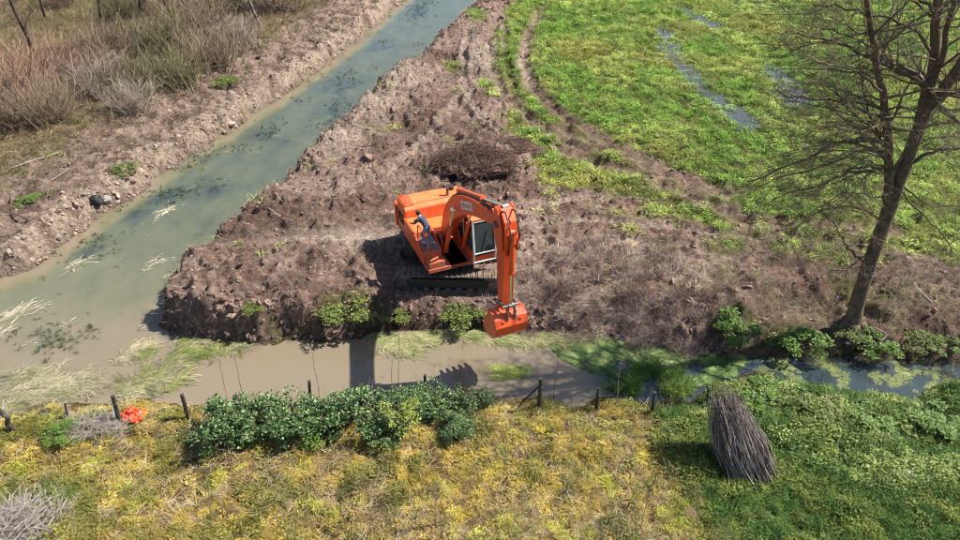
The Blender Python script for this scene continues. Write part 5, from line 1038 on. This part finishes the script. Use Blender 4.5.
DKROOT = mat('dark_root_wood', (.12, .078, .062), .95, 0, .4, 8, .8, 20, .15); DKSOIL = mat('dark_root_soil', (.12, .076, .060), .95, 0, .45, 4, 1.0, 9, .1); GREYW = mat('grey_brushwood', (.27, .235, .21), .85, 0, .3, 9)
heap(476, 164, 2.1, 1.5, .85, 1000, .9, .016, DKROOT, 'root_heap', 'dark heap of dug-out roots behind the machine hood', DKSOIL)
heap(517, 150, 1.2, 1.0, .65, 300, .8, .013, DKROOT, 'root_heap', 'smaller dark root heap right of the main heap', DKSOIL)
heap(22, 530, 1.15, .9, .65, 420, 1.1, .013, GREYW, 'brushwood_pile', 'pile of pale grey brushwood at the bottom left corner')
heap(96, 428, 1.0, .5, .30, 200, .8, .010, GREYW, 'brushwood_pile', 'flat litter of grey twigs left of the red bag')

# ------------------------------------------------------------------ loose branches, stones, bag, floating reeds
for (pts, rad, m_, lab) in [([(258, 205), (270, 212), (281, 219)], .05, GREYW, 'pale broken branch on the spoil above the canal'), ([(276, 196), (283, 205)], .035, GREYW, 'short pale stick on the spoil, upper of two'), ([(930, 305), (918, 294), (912, 284)], .05, GREYW, 'pale forked dead branch right of the tree'), ([(60, 156), (36, 162), (12, 170)], .045, GREYW, 'grey branch lying on the left bank'), ([(12, 192), (12, 212)], .05, DKROOT, 'dark stick standing out of the left bank'), ([(30, 222), (12, 215)], .05, DKROOT, 'dark root lying at the left edge of the bank'), ([(52, 182), (72, 172)], .03, GREYW, 'pale stick at the head of the bank cut'), ([(845, 345), (868, 352), (888, 340), (872, 330)], .045, GREYW, 'curved root at the tree foot')]:
    P = np.array([ground(*q) for q in pts]); P[:, 2] += rad + .05; b = P[0].copy(); P = smoothline(P - b); g = Geo(); g.tube(P, np.linspace(rad, rad * .45, len(P)), 6); sprout(g, P, np.linspace(rad * .7, rad * .3, len(P)), r, 3, 3, .4, .6, 0, .4)
    tag(g.build('fallen_branch', m_, None, tuple(b)), lab, 'branch', 'fallen branches on the banks')
from mathutils import noise as mnoise
def stone(u, v, s_, m_, name, lab, cat):
    b = ground(u, v); bm = bmesh.new(); bmesh.ops.create_icosphere(bm, subdivisions=3, radius=1)
    for w in bm.verts: k = 1 + .35 * mnoise.noise(w.co * 1.4 + Vector((u, v, 0))) + .15 * mnoise.noise(w.co * 4 + Vector((u, v, 3))); w.co = Vector((w.co.x * s_[0] * k, w.co.y * s_[1] * k, w.co.z * s_[2] * k))
    me = bpy.data.meshes.new(name); bm.to_mesh(me); bm.free(); me.materials.append(m_); o = link(name, me, None, (b[0], b[1], b[2] + s_[2] * .3)); tag(o, lab, cat)
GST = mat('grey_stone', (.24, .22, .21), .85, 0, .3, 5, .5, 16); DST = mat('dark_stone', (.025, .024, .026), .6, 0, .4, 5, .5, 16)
stone(107, 203, (.27, .23, .20), GST, 'grey_boulder', 'grey boulder at the water edge of the left bank', 'boulder'); stone(98, 207, (.34, .26, .28), DST, 'cavity_shade_lump', 'near-black lump standing in for the shaded cavity beside the grey boulder on the left bank', 'boulder'); stone(45, 417, (.26, .16, .14), DST, 'dark_stone', 'dark stone near the reeds between the two leftmost posts', 'stone')  # second lump is near-black to stand in for a shaded cavity
stone(288, 12, (.9, .6, .5), mat('dark_earth_lump', (.05, .036, .03), .95, 0, .4, 4, .8, 9), 'earth_lump', 'dark lump of earth on the upper left bank', 'earth lump')
stone(897, 476, (.55, .22, .10), GST, 'flat_stone', 'flat pale grey stone among the lush herbs at the right', 'stone')
# crumpled red bag
b = ground(133, 419); V_, F_ = [], []; n = 22
for i in range(n):
    for j in range(n):
        x_, y_ = (i / (n - 1) - .5), (j / (n - 1) - .5); q = math.hypot(x_, y_); z_ = .26 * max(0, 1 - (q / .52) ** 2) + .16 * abs(mnoise.noise(Vector((x_ * 5, y_ * 5, 2)))) + .07 * mnoise.noise(Vector((x_ * 12, y_ * 12, 5)))
        V_.append((x_ * .72 + .08 * mnoise.noise(Vector((x_ * 6, y_ * 6, 9))), y_ * .55 + .08 * mnoise.noise(Vector((x_ * 6, y_ * 6, 19))), max(z_, .01)))
for i in range(n - 1):
    for j in range(n - 1): F_.append((i * n + j, (i + 1) * n + j, (i + 1) * n + j + 1, i * n + j + 1))
BAG = mat('red_plastic', (.70, .085, .035), .4, 0, .15, 6); o = link('crumpled_bag', mesh_np('crumpled_bag', V_, F_, [BAG]), None, (b[0], b[1], b[2] + .05)); so_ = o.modifiers.new('thickness', 'SOLIDIFY'); so_.thickness = .004
tag(o, 'crumpled orange-red plastic bag beside a dark fence post', 'bag')
REEDP = leaf_mat('bleached_reed', [(.24, .21, .14), (.40, .36, .27), (.58, .53, .42)], rough=.6, trans=.1)
for (u, v, L, n, yaw, lab) in [(166, 212, .75, 70, 1.1, 'bleached reed clump afloat farthest up the canal'), (80, 262, .8, 70, .8, 'bleached reed clump afloat nearest the left bank'), (157, 262, .7, 45, .6, 'thin drift of pale reeds touching the dug bank'), (18, 312, 1.0, 90, .75, 'large pale reed drift at the left edge of the canal'), (2, 333, .7, 50, 1.2, 'pale reeds at the left edge below the large drift'), (70, 324, .5, 14, .1, 'few pale reed stalks lying flat in the canal'), (30, 345, .5, 12, .6, 'short pale stalks left of the dark weed patch'), (172, 275, .4, 25, 1.3, 'small pale reed wisp by the bank corner'), (155, 320, .5, 50, 1.2, 'pale reed wad caught at the bank corner'), (197, 248, .5, 25, .6, 'pale reeds caught along the dug bank edge')]:
    b = at(u, v, .0); g = Geo()
    for i in range(n):
        a = yaw + r.normal(0, .45); d = np.array([math.cos(a), math.sin(a), 0]); c = d * r.normal(0, L * .45) + np.array([-d[1], d[0], 0]) * r.normal(0, L * .16); c[2] = r.uniform(.01, .10); l = L * r.uniform(.3, .9); P = wig(c - d * l / 2, c + d * l / 2, 4, .16, r); P[:, 2] = np.clip(P[:, 2] - .05, -.03, .05); g.tube(P, r.uniform(.005, .011), 3, cap=False)
    tag(g.build('floating_reeds', REEDP, None, (b[0], b[1], 0.0)), lab, 'reeds', 'pale reed drifts in the canal')
